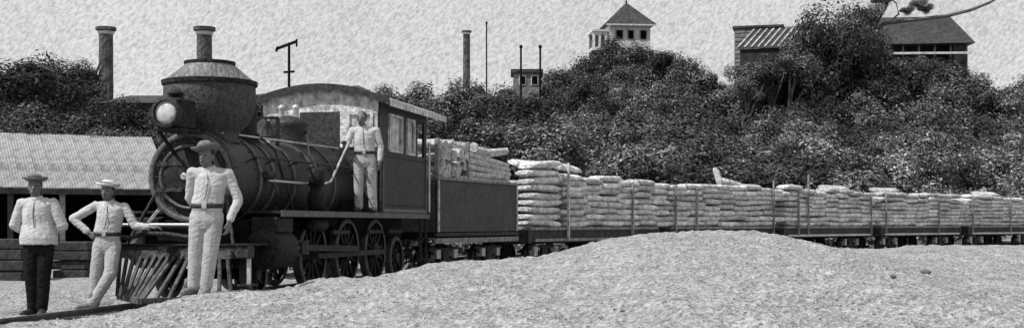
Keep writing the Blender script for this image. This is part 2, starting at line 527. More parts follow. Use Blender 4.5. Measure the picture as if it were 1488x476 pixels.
def wheel(parent, u, v, r, spokes, name):
    z = RAILTOP + r
    s = 1 if v > 0 else -1
    w_ = B().lathe((u, v, z), (0, 1, 0), [(-0.06, r - 0.08), (-0.06, r), (0.045, r), (0.06, r - 0.02), (0.06, r - 0.08)], 32, smooth=False, cap=False).build(name, M['tyre'], parent)
    B().lathe((u, v, z), (0, 1, 0), [(-0.05 * 1, r * 0.24), (0.075, r * 0.24)], 16).build('hub', M['iron_grey'], w_)
    sp = B()
    for k in range(spokes):
        a = 2 * math.pi * (k + 0.3) / spokes
        d = Vector((math.cos(a), 0, math.sin(a)))
        c = Vector((u, v, z))
        sp.bar(c + d * r * 0.18, c + d * (r - 0.06), 0.05, 0.055, (0, 1, 0))
    sp.build('spokes', M['iron'], w_)
    return w_


for v in (-0.62, 0.62):
    wheel(loco, 0.62, v, 0.34, 8, 'leading_wheel')
    for u in (2.65, 4.15, 5.55):
        wheel(loco, u, v, 0.56, 12, 'driving_wheel')
    wheel(loco, 6.75, v, 0.40, 8, 'trailing_wheel')
for u, r in ((0.62, .34), (2.65, .56), (4.15, .56), (5.55, .56), (6.75, .40)):
    B().tube([(u, -0.62, RAILTOP + r), (u, 0.62, RAILTOP + r)], 0.07).build('axle', M['iron_dark'], loco)
for v in (-0.78, 0.78):
    B().box(2.5, 5.7, v - 0.03, v + 0.03, 0.62, 0.70).build('coupling_rod', M['iron_grey'], loco)
    B().bar((1.75, v * 1.09, 0.80), (4.15, v * 1.09, 0.74), 0.05, 0.09).build('connecting_rod', M['iron_grey'], loco)

# pilot beam, deck and cowcatcher
pb = B().box(-0.42, -0.24, -1.02, 1.02, 0.70, 0.86).build('pilot_beam', M['iron_grey'], loco, 0.015)
B().box(-0.44, 0.42, -1.0, 1.0, 0.862, 0.885).build('pilot_deck', M['iron'], loco)
B().tube([(-0.40, -1.0, 1.13), (-0.40, 0.42, 1.13)], 0.022).build('front_handrail', M['steel'], loco)
for v in (-0.95, -0.45):
    B().tube([(-0.40, v, 0.88), (-0.40, v, 1.13)], 0.018).build('rail_stanchion', M['iron_grey'], loco)
B().bar((-0.42, -0.62, 0.88), (-0.2, -0.36, 1.32), 0.035, 0.035).build('lift_bar', M['steel'], loco)
B().tube([(-0.43, -0.95, 0.98), (-0.43, -0.65, 0.96), (-0.43, -0.4, 1.02), (-0.43, -0.1, 1.01), (-0.43, 0.2, 0.97)], 0.03).build('air_hose', M['iron_grey'], loco)
# boiler stays from deck up to the smokebox
for v in (-1, 1):
    B().tube([(-0.3, v * 0.75, 0.88), (0.0, v * 0.5, 1.55)], 0.022).build('brace_rod', M['iron_grey'], loco)
pil = B()
pil.bar((-0.42, -0.80, 0.2), (-1.3, 0, 0.2), 0.06, 0.07)
pil.bar((-0.42, 0.80, 0.2), (-1.3, 0, 0.2), 0.06, 0.07)
pil.build('pilot_foot', M['pilot'], loco)
pt = B().box(-0.50, -0.43, -0.80, 0.80, 0.70, 0.80).build('pilot_top_rail', M['pilot'], loco)
for v in (-1, 1):
    for k in range(8):
        f = k / 7
        top = Vector((-0.475, v * (0.03 + 0.72 * f), 0.745))
        bot = Vector((-1.3 + 0.84 * f, v * (0.02 + 0.78 * f), 0.21))
        B().bar(top, bot, 0.035, 0.04, (0, 1, 0)).build('pilot_slat', M['pilot'], loco)
B().box(-0.75, -0.45, -0.06, 0.06, 0.78, 0.86).build('coupling_link', M['iron'], loco)
# front step below the beam
B().bar((-0.33, 0.98, 0.70), (-0.33, 0.98, 0.36), 0.03, 0.05).build('step_hanger', M['steel'], loco)
B().box(-0.42, -0.22, 0.86, 1.06, 0.35, 0.375).build('front_step', M['iron_grey'], loco)

# cab
UC0, UC1, CW = 4.66, 7.30, 1.08
cab = B().box(UC0 + .05, UC1 - .05, -CW + .06, CW - .06, 1.26, 1.33).build('cab', M['iron_dark'], loco)


def ledge(u0, u1, v, z0, z1):
    return B().box(u0, u1, min(v, v - 0.05 * (1 if v > 0 else -1)), max(v, v - 0.05 * (1 if v > 0 else -1)), z0, z1)


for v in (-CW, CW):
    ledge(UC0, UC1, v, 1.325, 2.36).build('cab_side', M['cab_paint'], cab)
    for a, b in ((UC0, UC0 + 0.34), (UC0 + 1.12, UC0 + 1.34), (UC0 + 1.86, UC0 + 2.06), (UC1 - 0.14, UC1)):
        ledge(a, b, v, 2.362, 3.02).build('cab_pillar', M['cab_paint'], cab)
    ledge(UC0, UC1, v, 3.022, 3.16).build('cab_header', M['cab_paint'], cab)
    o = v + (0.012 if v > 0 else -0.012)
    for a, b in ((UC0 + 0.36, UC0 + 1.10), (UC0 + 1.36, UC0 + 1.84)):
        wn = B()
        wn.box(a, b, o - 0.02, o + 0.02, 2.365, 2.41); wn.box(a, b, o - 0.02, o + 0.02, 2.97, 3.015)
        wn.box(a, a + 0.05, o - 0.02, o + 0.02, 2.412, 2.968); wn.box(b - 0.05, b, o - 0.02, o + 0.02, 2.412, 2.968)
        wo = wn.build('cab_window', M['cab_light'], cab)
        vs = v - 0.025 * (1 if v > 0 else -1)
        B().box(a + 0.02, b - 0.02, vs - 0.006, vs + 0.006, 2.38, 3.0).build('pane', M['glass'], wo)
    for a in (UC0 + 0.03, UC1 - 0.09):
        ledge(a, a + 0.05, v + (0.022 if v > 0 else -0.022), 1.34, 2.34).build('cab_moulding', M['edge'], cab)
    ledge(UC0 + 0.09, UC1 - 0.10, v + (0.02 if v > 0 else -0.02), 1.34, 1.40).build('cab_moulding', M['edge'], cab)
    B().tube([(UC1 + 0.03, v * 1.04, 1.36), (UC1 + 0.03, v * 1.04, 2.62)], 0.022).build('grab_rail', M['steel'], cab)
    B().tube([(UC1 + 0.03, v * 1.04, 2.60), (UC1 + 0.12, v * 1.0, 2.66), (UC1 + 0.3, v * 0.98, 2.66)], 0.02).build('grab_rail', M['steel'], cab)
    B().tube([(UC1 + 0.03, v * 1.04, 2.08), (UC1 + 0.35, v * 1.0, 2.1)], 0.018).build('grab_rail', M['steel'], cab)
# front wall with the boiler hole left as dark wall round it
for a, b in ((-CW + 0.06, -0.5), (0.5, CW - 0.06)):
    B().box(UC0 - 0.03, UC0 + 0.02, a, b, 1.33, 2.42).build('front_wall', M['cab_paint'], cab)
for a, b in ((-CW + 0.06, -0.95), (-0.48, -0.36), (0.36, 0.48), (0.95, CW - 0.06)):
    B().box(UC0 - 0.03, UC0 + 0.02, a, b, 2.422, 3.02).build('front_pillar', M['cab_light'], cab)
B().box(UC0 - 0.03, UC0 + 0.02, -0.358, 0.358, 2.422, 3.02).build('front_panel', M['cab_paint'], cab)
for a, b in ((-0.948, -0.482), (0.482, 0.948)):
    wn = B()
    wn.box(UC0 - 0.05, UC0, a, b, 2.425, 2.475); wn.box(UC0 - 0.05, UC0, a, b, 2.965, 3.018)
    wn.box(UC0 - 0.05, UC0, a, a + 0.05, 2.477, 2.963); wn.box(UC0 - 0.05, UC0, b - 0.05, b, 2.477, 2.963)
    wo = wn.build('front_window', M['cab_light'], cab)
    B().box(UC0 - 0.015, UC0 - 0.005, a + 0.03, b - 0.03, 2.45, 2.99).build('pane', M['glass'], wo)
# arched head of the front and rear wall
ZR = lambda v: 3.16 + 0.27 * (1 - (v / 1.25) ** 2)
for u, nm in ((UC0 - 0.03, 'front_arch'), (UC1 - 0.04, 'rear_arch')):
    vs = [-CW + 0.05 + (2 * CW - 0.1) * k / 16 for k in range(17)]
    mb = B()
    for uu in (0,):
        lo = [[(u, v, 3.022), (u + 0.045, v, 3.022), (u + 0.045, v, ZR(v) - 0.01), (u, v, ZR(v) - 0.01)] for v in vs]
        mb.loft(lo, True, False)
    mb.build(nm, M['cab_light'] if nm == 'front_arch' else M['cab_paint'], cab)  # front arch paler than the rear, its brightness put into the colour
vs = [-1.27 + 2.54 * k / 20 for k in range(21)]
mb = B()
ut, ub = UC0 - 0.13, UC1 + 0.62
mb.loft([[(ut, v, ZR(v) - 0.005), (ub, v, ZR(v) - 0.005), (ub, v, ZR(v) + 0.045), (ut, v, ZR(v) + 0.045)] for v in vs], True, False)
rf = mb.build('cab_roof', M['cab_light'], cab)  # roof highlight painted in by the pale colour
mb = B()
mb.loft([[(ut - 0.03, v, ZR(v) - 0.05), (ut - 0.002, v, ZR(v) - 0.05), (ut - 0.002, v, ZR(v) + 0.06), (ut - 0.03, v, ZR(v) + 0.06)] for v in vs], True, False)
mb.build('roof_edge', M['cab_paint'], rf)
for v in (-1.28, 1.28):
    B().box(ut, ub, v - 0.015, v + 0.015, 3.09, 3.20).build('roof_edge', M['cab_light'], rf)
B().lathe((5.9, 0, 3.42), (0, 0, 1), [(0, 0.05), (0.12, 0.045), (0.13, 0.08), (0.2, 0.02)], 12).build('whistle', M['steel'], cab)
B().box(UC0 + 0.6, UC1 - 0.3, -0.35, 0.35, 1.33, 2.2).build('backhead', M['iron_dark'], cab)

# rivets, valves, lubricators and the air pump
rv = B()
for u in (0.10, 0.72):
    for k in range(30):
        t_ = math.pi * 2 * k / 30
        n_ = Vector((0, math.cos(t_), math.sin(t_)))
        rv.lathe((u, 0.614 * n_.y, ZC + 0.614 * n_.z), n_, [(0, 0.017), (0.012, 0.012), (0.016, 0.002)], 6)
tag(rv.build('rivets', M['iron_grey'], sb), kind='stuff')
rv = B()
for k in range(24):
    u = UC0 + 0.16 + k * 0.10
    for z in (1.46, 2.28):
        rv.lathe((u, CW, z), (0, 1, 0), [(0, 0.014), (0.012, 0.010), (0.015, 0.002)], 6)
tag(rv.build('rivets', M['iron_grey'], cab), kind='stuff')
for v in (-0.12, 0.12):
    B().lathe((3.3, v, 2.82), (0, 0, 1), [(0, 0.045), (0.12, 0.045), (0.14, 0.06), (0.17, 0.06), (0.2, 0.02)], 12).build('safety_valve', M['steel'], loco)
pump = B().lathe((2.35, 0.84, 1.34), (0, 0, 1), [(0, 0.10), (0.02, 0.13), (0.27, 0.13), (0.28, 0.09), (0.36, 0.09), (0.37, 0.12), (0.60, 0.12), (0.62, 0.08)], 18).build('air_pump', M['iron'], loco)
B().tube([(2.35, 0.84, 1.95), (2.4, 0.78, 2.1), (2.6, 0.62, 2.2), (3.1, 0.40, 2.45), (3.3, 0.28, 2.6)], 0.018).build('steam_pipe', M['iron_grey'], pump)
B().tube([(1.45, 0.2, 2.5), (1.6, 0.50, 2.2), (1.7, 0.64, 1.7), (1.9, 0.66, 1.33)], 0.016).build('sand_pipe', M['iron_grey'], loco)
B().tube([(1.5, -0.2, 2.5), (1.6, -0.50, 2.2), (1.7, -0.64, 1.7), (1.9, -0.66, 1.33)], 0.016).build('sand_pipe', M['iron_grey'], loco)
for u in (0.5, 1.1, 1.9, 2.7, 3.5, 4.3):
    B().lathe((u, 0.62, 2.0), (0, 0.9, 0.4), [(-0.06, 0.012), (0.07, 0.012), (0.075, 0.03), (0.11, 0.03)], 8).build('rail_bracket', M['iron_grey'], loco)
B().tube([(0.45, 0.70, 2.045), (4.6, 0.745, 2.06)], 0.016).build('handrail', M['iron_grey'], loco)
for z in (0.45, 0.85):
    B().box(7.0, 7.4, 0.98, 1.2, z, z + 0.03).build('cab_step', M['iron_grey'], cab)
for u in (7.02, 7.36):
    B().box(u, u + 0.03, 1.02, 1.06, 0.45, 1.26).build('step_hanger', M['iron_grey'], cab)

# pipes and handrails on the boiler
B().tube([(0.3, 0.30, 2.36), (4.6, 0.34, 2.40)], 0.015).build('handrail', M['steel'], loco)
B().tube([(0.3, -0.30, 2.36), (4.6, -0.34, 2.40)], 0.015).build('handrail', M['steel'], loco)
B().tube([(1.0, 0.68, 1.74), (2.9, 0.70, 1.74), (3.2, 0.74, 1.80), (3.85, 0.80, 2.45)], 0.018).build('feed_pipe', M['steel'], loco)
B().tube([(0.9, 0.66, 1.82), (1.15, 0.68, 1.82)], 0.05).build('check_valve', M['iron_grey'], loco)
B().tube([(1.15, 0.62, 1.8), (1.15, 0.72, 1.62), (1.15, 0.70, 1.33)], 0.03).build('blow_pipe', M['iron_grey'], loco)
for u in (3.2, 4.9, 6.0):
    B().box(u, u + 0.75, 0.72, 0.78, 0.98, 1.04).build('spring', M['iron_grey'], loco)
B().lathe((2.0, 0.86, 1.13), (1, 0, 0), [(0, 0.02), (0.02, 0.10), (0.55, 0.10), (0.57, 0.02)], 16).build('air_tank', M['iron'], loco)

# ------------------------------------------------------------------ tender and flat cars
def chord(s0, L):
    a = pathv(s0, 0); b = pathv(s0 + L, 0)
    d = b - a
    return a, math.atan2(d.y, d.x)


_wm = {}


def car_wheel(parent, u, v, r=0.30):
    k = r
    if k not in _wm:
        _wm[k] = (MB().lathe((0, 0, 0), (0, 1, 0), [(-0.05, r - 0.06), (-0.05, r), (0.05, r), (0.05, r - 0.06)], 24, False, False).mesh('wheel', M['iron_grey']),
                  MB().lathe((0, 0, 0), (0, 1, 0), [(-0.02, r - 0.05), (0.02, r - 0.05), (0.03, 0.1), (0.08, 0.09), (0.08, 0.02)], 24).mesh('wheel_disc', M['iron_grey']))
    o = link_mesh('wheel', _wm[k][0], parent); o.location = (u, -v, RAILTOP + r)
    if v > 0: o.rotation_euler = (0, 0, math.pi)
    d = link_mesh('wheel_disc', _wm[k][1], o)
    return o


a, h = chord(8.35, 4.3)
ten = empty('locomotive_tender', (a.x, a.y, 0), h, 'dark sheet iron tender loaded with firewood behind the locomotive cab', 'tender')
TL = 4.1
B().box(0, TL, -1.0, 1.0, 0.84, 0.98).build('frame', M['iron_dark'], ten)
for v in (-1, 1):
    B().box(-0.05, TL + 0.05, v * 1.02 - 0.03, v * 1.02 + 0.03, 0.76, 0.86).build('side_sill', M['timber'], ten)
    B().box(-0.05, TL + 0.05, v * 1.03 - 0.03, v * 1.03 + 0.03, 0.90, 0.965).build('side_sill', M['iron_grey'], ten)
    B().box(0.05, TL - 0.05, min(v * 0.98, v * 1.03), max(v * 0.98, v * 1.03), 0.985, 2.0).build('tank_side', M['tender'], ten)
    B().box(0.0, TL, v * 1.035 - 0.04, v * 1.035 + 0.04, 2.002, 2.06).build('tank_coping', M['timber'], ten, 0.01)
    for u in (0.02, TL - 0.07):
        B().box(u, u + 0.05, v * 1.05 - 0.015, v * 1.05 + 0.015, 0.99, 1.998).build('corner_strip', M['cab_light'], ten)
B().box(0.0, 0.05, -0.98, 0.98, 0.985, 2.0).build('tank_end', M['tender'], ten)
B().box(TL - 0.05, TL, -0.98, 0.98, 0.985, 2.0).build('tank_end', M['tender'], ten)
B().box(0.05, TL - 0.05, -0.98, 0.98, 1.95, 1.99).build('tank_top', M['iron_dark'], ten)
B().box(-0.3, 0, -0.3, 0.3, 0.8, 0.92).build('drawbar', M['iron_dark'], ten)
for u in (0.55, 1.35, 2.75, 3.55):
    for v in (-0.62, 0.62):
        car_wheel(ten, u, v)
for u in (0.95, 3.15):
    for v in (-0.74, 0.74):
        tr = B()
        tr.box(u - 0.72, u + 0.72, v - 0.03, v + 0.03, 0.60, 0.66)
        tr.bar((u - 0.62, v, 0.6), (u - 0.12, v, 0.38), 0.05, 0.04); tr.bar((u + 0.62, v, 0.6), (u + 0.12, v, 0.38), 0.05, 0.04)
        tr.box(u - 0.13, u + 0.13, v - 0.04, v + 0.04, 0.36, 0.62)
        tr.build('truck_frame', M['iron_grey'], ten)
        for du in (-0.4, 0.4):
            B().box(u + du - 0.09, u + du + 0.09, v - 0.07, v + 0.07, 0.45, 0.62).build('axle_box', M['steel'], ten)
for u in (0.12, 1.55):
    for v in (-0.96, 0.96):
        B().box(u, u + 0.07, v - 0.04, v + 0.04, 2.0, 2.82).build('stake', M['timber'], ten)


def log_mesh(L, r, split):
    mb = MB()
    n = 9
    rings = []
    for k in range(4):
        t = k / 3
        rr = r * (1 - 0.12 * t) * random.uniform(0.93, 1.07)
        ring = []
        for j in range(n):
            aa = 2 * math.pi * j / n
            q = rr * (1 + random.uniform(-.1, .1))
            if split and 0 < aa < 2.0: q *= 0.62
            ring.append((t * L - L / 2, q * math.cos(aa) + 0.015 * math.sin(t * 5), q * math.sin(aa)))
        rings.append(ring)
    mb.loft(rings, True, False)
    return mb.mesh('firewood_log', M['wood'])


LM = [log_mesh(2.35, 0.068, False) for _ in range(3)]
SM = [log_mesh(1.0, 0.10, i % 2 == 0) for i in range(4)]


def place(o, root_h, root_p, u, v, z):
    c, s_ = math.cos(root_h), math.sin(root_h)
    o.location = (root_p.x + c * u + s_ * v, root_p.y + s_ * u - c * v, z)


rows = 5
for k in range(rows):
    for j in range(3):
        o = link_mesh('firewood_log', random.choice(LM))
        place(o, h, a, 2.82 + random.uniform(-.06, .06) - 0.03 * k, 0.86 - j * 0.15 + random.uniform(-.015, .015), 2.06 + 0.118 * k)
        o.rotation_euler = (random.uniform(0, 6), random.uniform(-.012, .012) + 0.018 * k, h + random.uniform(-.02, .02))
        tag(o, 'long pale pole %s from the bottom, %s layer in, on rear of tender' % (ORD[k], ['outer', 'middle', 'inner'][j]), 'firewood', 'long poles stacked on the tender')
k = 0
for row in range(5):
    for j in range(6 - (row > 2) - 2 * (row > 3)):
        o = link_mesh('firewood_log', random.choice(SM))
        place(o, h, a, 0.28 + j * 0.215 + random.uniform(-.03, .03) + 0.05 * (row % 2), 0.50 + random.uniform(-.05, .05), 2.09 + row * 0.165 + random.uniform(-.02, .02))
        o.rotation_euler = (random.uniform(-.2, .2), random.uniform(-.15, .15), h + math.pi / 2 + random.uniform(-.25, .25))
        tag(o, 'short split firewood log %s from the cab in %s row up on tender' % (ORD[j], ORD[row]), 'firewood', 'short logs heaped on the tender')
for j in range(5):
    o = link_mesh('firewood_log', random.choice(SM))
    place(o, h, a, 1.9 + j * 0.36, 0.62 + random.uniform(-.1, .1), 2.06 + 0.118 * rows + 0.05 + 0.03 * (j % 2))
    o.rotation_euler = (random.uniform(-.2, .2), random.uniform(-.15, .15), h + random.uniform(-.5, .5))
    tag(o, 'short split log lying loose on top of long poles, %s from the cab' % ORD[j], 'firewood', 'short logs heaped on the tender')


# ---- sacks
def sack_mesh(L, W, H, seed):
    rnd = random.Random(seed)
    mb = MB()
    n, m_ = 12, 10
    rings = []
    sag = rnd.uniform(-.02, .02)
    for i in range(m_ + 1):
        t = -1 + 2 * i / m_
        e = (1 - abs(t) ** 5) ** 0.5 if abs(t) < 1 else 0
        wid = W / 2 * (0.80 + 0.20 * e); hei = H / 2 * (0.45 + 0.55 * e)
        ring = []
        for j in range(n):
            aa = 2 * math.pi * j / n
            ca, sa = math.cos(aa), math.sin(aa)
            q = 1 + 0.10 * mnoise.noise(Vector((t * 1.6 + seed * 7, ca * 1.3, sa * 1.3)))
            y = wid * math.copysign(abs(ca) ** 0.75, ca) * q
            z = hei * math.copysign(abs(sa) ** 0.8, sa) * q + sag * (1 - t * t)
            ring.append((t * L / 2, y, z))
        rings.append(ring)
    mb.loft(rings, True, True)
    return mb.mesh('stuffed_sack', M['sack'])


nt_ = M['sack'].node_tree
oi = nt_.nodes.new('ShaderNodeObjectInfo')
mrr = nt_.nodes.new('ShaderNodeMapRange')
mrr.inputs[3].default_value = 0.7; mrr.inputs[4].default_value = 1.15
nt_.links.new(oi.outputs['Random'], mrr.inputs[0])
bs = nt_.nodes['Principled BSDF']
src = bs.inputs['Base Color'].links[0].from_socket
mm = nt_.nodes.new('ShaderNodeMath'); mm.operation = 'MULTIPLY'
nt_.links.new(src, mm.inputs[0]); nt_.links.new(mrr.outputs[0], mm.inputs[1]); nt_.links.new(mm.outputs[0], bs.inputs['Base Color'])

SK = [sack_mesh(1.02, 0.52, 0.168, i) for i in range(5)]
SKB = [sack_mesh(1.3, 0.55, 0.175, 20 + i) for i in range(3)]
RH = 0.15
DECK = 1.09
CARN = ['car next to tender', 'second sack car', 'third sack car', 'fourth sack car', 'rightmost sack car']
HTS = [[9, 9, 9, 8, 8, 8, 8, 8], [8, 8, 8, 8, 8, 8, 8, 8], [8, 8, 8, 8, 8, 8, 8, 8], [8, 8, 8, 8, 8, 8, 8, 8], [8, 8, 8, 8, 8, 8]]
STK = [[1.48, 4.6], [0.06, 1.2, 5.98], [0.7, 1.35, 5.9], [0.12, 4.2], [0.1, 3.2]]
TALL = {(0, 1.48): 2.6, (1, 5.98): 2.5, (2, 1.35): 2.75}
for ci in range(5):
    s0 = 13.25 + 7.0 * ci
    a, h = chord(s0, 6.4)
    L = 6.15
    car = empty('flat_car', (a.x, a.y, 0), h, 'low dark flat car carrying stacked sacks, ' + ['next to the tender', 'second behind the tender', 'third behind the tender', 'fourth behind the tender', 'last one at right edge'][ci], 'flat car', 'flat cars of the sack train')
    for k in range(22):
        u = k * L / 22
        if ci == 0: B().box(u + 0.006, u + L / 22 - 0.006, -1.1, 1.1, 1.0, DECK - 0.02).build('deck_plank', M['timber'], car)
    if ci: B().box(0, L, -1.1, 1.1, 1.0, DECK - 0.02).build('deck', M['timber'], car)
    for v in (-1, 1):
        B().box(-0.02, L + 0.02, v * 1.0 - 0.06, v * 1.0 + 0.06, 0.72, 0.998).build('side_sill', M['timber_dark'], car)
        B().box(0.15, L - 0.15, v * 1.09 - 0.028, v * 1.09 + 0.028, 0.735, 0.80).build('truss_rail', M['steel'] if ci > 1 else M['timber'], car)
    for u in (-0.06, L):
        B().box(u - 0.03, u + 0.08, -1.08, 1.08, 0.70, 0.995).build('end_beam', M['timber_dark'], car)
    B().box(0.02, L - 0.02, -0.3, 0.3, 0.66, 0.998).build('centre_beam', M['timber_dark'], car)
    B().box(L, L + 0.45, -0.08, 0.08, 0.72, 0.84).build('coupler', M['iron_dark'], car)
    for uc in (1.05, L - 1.05):
        for du in (-0.45, 0.45):
            for v in (-0.62, 0.62):
                car_wheel(car, uc + du, v, 0.28)
        for v in (-0.74, 0.74):
            tr = B()
            tr.box(uc - 0.7, uc + 0.7, v - 0.03, v + 0.03, 0.58, 0.64)
            tr.bar((uc - 0.6, v, 0.58), (uc - 0.12, v, 0.36), 0.05, 0.04); tr.bar((uc + 0.6, v, 0.58), (uc + 0.12, v, 0.36), 0.05, 0.04)
            tr.box(uc - 0.12, uc + 0.12, v - 0.04, v + 0.04, 0.34, 0.66)
            tr.build('truck_frame', M['iron_grey'], car)
            for du in (-0.45, 0.45):
                B().box(uc + du - 0.08, uc + du + 0.08, v - 0.06, v + 0.08, 0.40, 0.62).build('axle_box', M['cab_light'], car)
    for u in STK[ci]:
        zt = TALL.get((ci, u), 2.22)
        dark = not (ci == 0 and u < 2)
        B().box(u, u + 0.05, 1.13, 1.18, 0.78, zt).build('stake', M['timber'] if dark else M['wood'], car)
    # near side stack, one sack by one
    hts = HTS[ci]
    nmax = max(hts)
    for r in range(nmax):
        big0 = ci == 0
        us = []
        if big0:
            us.append((0.66, 1.25))
            u = 1.70
            off = 0.0 if r % 2 == 0 else 0.30
            u += random.uniform(0.1, 0.45)
        else:
            u = random.uniform(0.30, 0.62)
        while u < 6.62:
            us.append((u, 0.84)); u += random.uniform(0.84, 0.93)
        n_ = 0
        for idx, (uu, ln) in enumerate(us):
            col = min(int(uu / 6.5 * len(hts)), len(hts) - 1)
            if ci == 4 and uu > 4.9: continue
            if r >= hts[col]: continue
            o = link_mesh('stuffed_sack', random.choice(SKB if ln > 1 else SK))
            place(o, h, a, uu + random.uniform(-.03, .03), 0.86 + random.uniform(-.035, .035), DECK - 0.02 + 0.085 + r * RH + random.uniform(-.012, .012) + 0.03 * mnoise.noise(Vector((uu * 0.7 + ci * 9, r * 0.15, 0))) * r)
            o.rotation_euler = (random.choice((0, math.pi)) + random.uniform(-.06, .06), random.uniform(-.03, .03) + (0.012 * (r - 3) if ln > 1 else 0), h + random.uniform(-.07, .07) + random.choice((0, math.pi)))
            tag(o, 'pale stuffed sack %s along the %s row up on %s' % (ORD[n_], ORD[r], CARN[ci]), 'sack', 'sacks stacked on the flat cars')
            n_ += 1
    # loose sacks thrown on top
    loose = {0: [(0.7, 9.0, .05), (2.2, 8.7, .1)], 1: [(3.4, 8.3, 1.25), (4.2, 7.9, .12)], 2: [(4.2, 7.95, .03)], 3: [(1.0, 8.0, 0)], 4: [(2.1, 7.95, .03)]}[ci]
    for q, (uu, rr, tl) in enumerate(loose):
        o = link_mesh('stuffed_sack', random.choice(SK))
        place(o, h, a, uu, 0.6, DECK + 0.1 + rr * RH + abs(tl) * .2)
        o.rotation_euler = (0.2, tl, h + 0.5 * (q - 1))
        if tl > 1: o.scale = (0.5, 0.6, 0.9); o.location.z -= 0.12
        tag(o, 'loose pale sack thrown on top of the stack, %s on %s' % (ORD[q], CARN[ci]), 'sack', 'sacks stacked on the flat cars')
    # the rest of the load behind the near side
    core = MB()
    base = SK[0]
    bv = [v.co.copy() for v in base.vertices]; bf = [tuple(p.vertices) for p in base.polygons]
    for vrow, hh in ((0.36, 0), (-0.14, 0), (-0.62, -1)):
        for r in range(7 + hh):
            u = 0.40 + (0.2 if r % 2 else 0)
            while u < 6.0 and not (ci == 4 and u > 5):
                sca = random.uniform(0.97, 1.05)
                core.add([(p.x * sca + u, p.y - vrow + random.uniform(-.005, .005), p.z * sca + DECK + 0.075 + r * RH) for p in bv], bf, True)
                u += 0.78
    o = core.build('stacked_sacks', M['sack'])
    o.location = (a.x, a.y, 0); o.rotation_euler = (0, 0, h)
    tag(o, 'inner rows of pale sacks behind the outer stack on ' + CARN[ci], 'sacks', kind='stuff')

# ------------------------------------------------------------------ people
def ell(mb, c, r, n=14, m=10, rot=None):
    c = Vector(c)
    rings = []
    for i in range(m + 1):
        t = math.pi * i / m
        ring = []
        for j in range(n):
            a = 2 * math.pi * j / n
            p = Vector((r[0] * max(math.sin(t), 0.02) * math.cos(a), r[1] * max(math.sin(t), 0.02) * math.sin(a), -r[2] * math.cos(t)))
            if rot: p = rot @ p
            ring.append(c + p)
        rings.append(ring)
    mb.loft(rings, True, True)


def cap(mb, p, q, r1, r2, n=12):
    """tapered capsule"""
    p = Vector(p); q = Vector(q); d = q - p; L = d.length
    prof = []
    for k in range(5):
        a = math.pi / 2 * (1 - k / 4)
        prof.append((-r1 * math.sin(a), max(r1 * math.cos(a), r1 * 0.05)))
    for k in range(5):
        a = math.pi / 2 * k / 4
        prof.append((L + r2 * math.sin(a), max(r2 * math.cos(a), r2 * 0.05)))
    mb.lathe(p, d, prof, n)


def limb(mb, pts, rs):
    for i in range(len(pts) - 1):
        cap(mb, pts[i], pts[i + 1], rs[i], rs[i + 1])


def trunk(mb, secs, n=20):
    """secs: (cx, cy, z, rx, ry)"""
    rings = []
    for cx, cy, z, rx, ry in secs:
        rings.append([(cx + rx * math.copysign(abs(math.cos(2 * math.pi * j / n)) ** 0.85, math.cos(2 * math.pi * j / n)), cy + ry * math.sin(2 * math.pi * j / n), z) for j in range(n)])
    mb.loft(rings, True, True)


def remesh(mb, name, m, parent, vox, smooth=4, fold=0.0, fscale=(9, 9, 4)):
    o = bpy.data.objects.new(name + '_tmp', mb.mesh(name, m))
    COL.objects.link(o)
    r = o.modifiers.new('r', 'REMESH'); r.mode = 'VOXEL'; r.voxel_size = vox; r.use_smooth_shade = True
    s = o.modifiers.new('s', 'SMOOTH'); s.iterations = smooth; s.factor = 0.5
    dg = bpy.context.evaluated_depsgraph_get()
    me = bpy.data.meshes.new_from_object(o.evaluated_get(dg))
    me.name = name
    old = o.data
    bpy.data.objects.remove(o); bpy.data.meshes.remove(old)
    if fold:
        n = len(me.vertices)
        nr = [v.normal.copy() for v in me.vertices]
        for v, nn in zip(me.vertices, nr):
            p = Vector((v.co.x * fscale[0] + v.co.z * 3.0, v.co.y * fscale[1], v.co.z * fscale[2]))
            q = Vector((v.co.x * 7 + v.co.z * 9, v.co.y * 7, v.co.z * 24 - v.co.x * 10))
            f = (0.35 - 1.5 * abs(mnoise.noise(p))) + 0.9 * (0.3 - 1.4 * abs(mnoise.noise(q)))
            v.co += nn * fold * f
    me.polygons.foreach_set('use_smooth', np.ones(len(me.polygons), dtype=bool))
    if not me.materials: me.materials.append(m)
    return link_mesh(name, me, parent)


def hand(mb, wrist, direction, palm_n, side, curl=0.5, s=1.0):
    """palm, four fingers of unequal length and a thumb leaving the side of the palm"""
    w = Vector(wrist); d = Vector(direction).normalized(); n = Vector(palm_n); n = (n - d * n.dot(d)).normalized()
    t = d.cross(n).normalized() * side           # towards the thumb
    for k in (-1.2, -0.4, 0.4, 1.2):
        limb(mb, [w + t * 0.014 * k * s, w + d * 0.085 * s + t * 0.019 * k * s], [0.018 * s, 0.016 * s])
    for k, ln in zip((1.5, 0.5, -0.5, -1.5), (0.072, 0.082, 0.076, 0.058)):
        p = w + d * 0.092 * s + t * 0.0185 * k * s
        dirv = d; pts = [p]
        for seg, fr in enumerate((0.45, 0.32, 0.23)):
            a = curl * (0.6 + 0.5 * seg)
            dirv = (dirv * math.cos(a) + n * math.sin(a)).normalized()
            pts.append(pts[-1] + dirv * ln * fr * s)
        limb(mb, pts, [0.0095 * s, 0.0088 * s, 0.008 * s, 0.007 * s])
    p = w + d * 0.03 * s + t * 0.026 * s
    limb(mb, [p, p + (d * 0.6 + t * 0.8).normalized() * 0.038 * s, p + (d * 0.6 + t * 0.8).normalized() * 0.038 * s + (d * 0.9 + n * 0.5).normalized() * 0.032 * s], [0.013 * s, 0.011 * s, 0.009 * s])


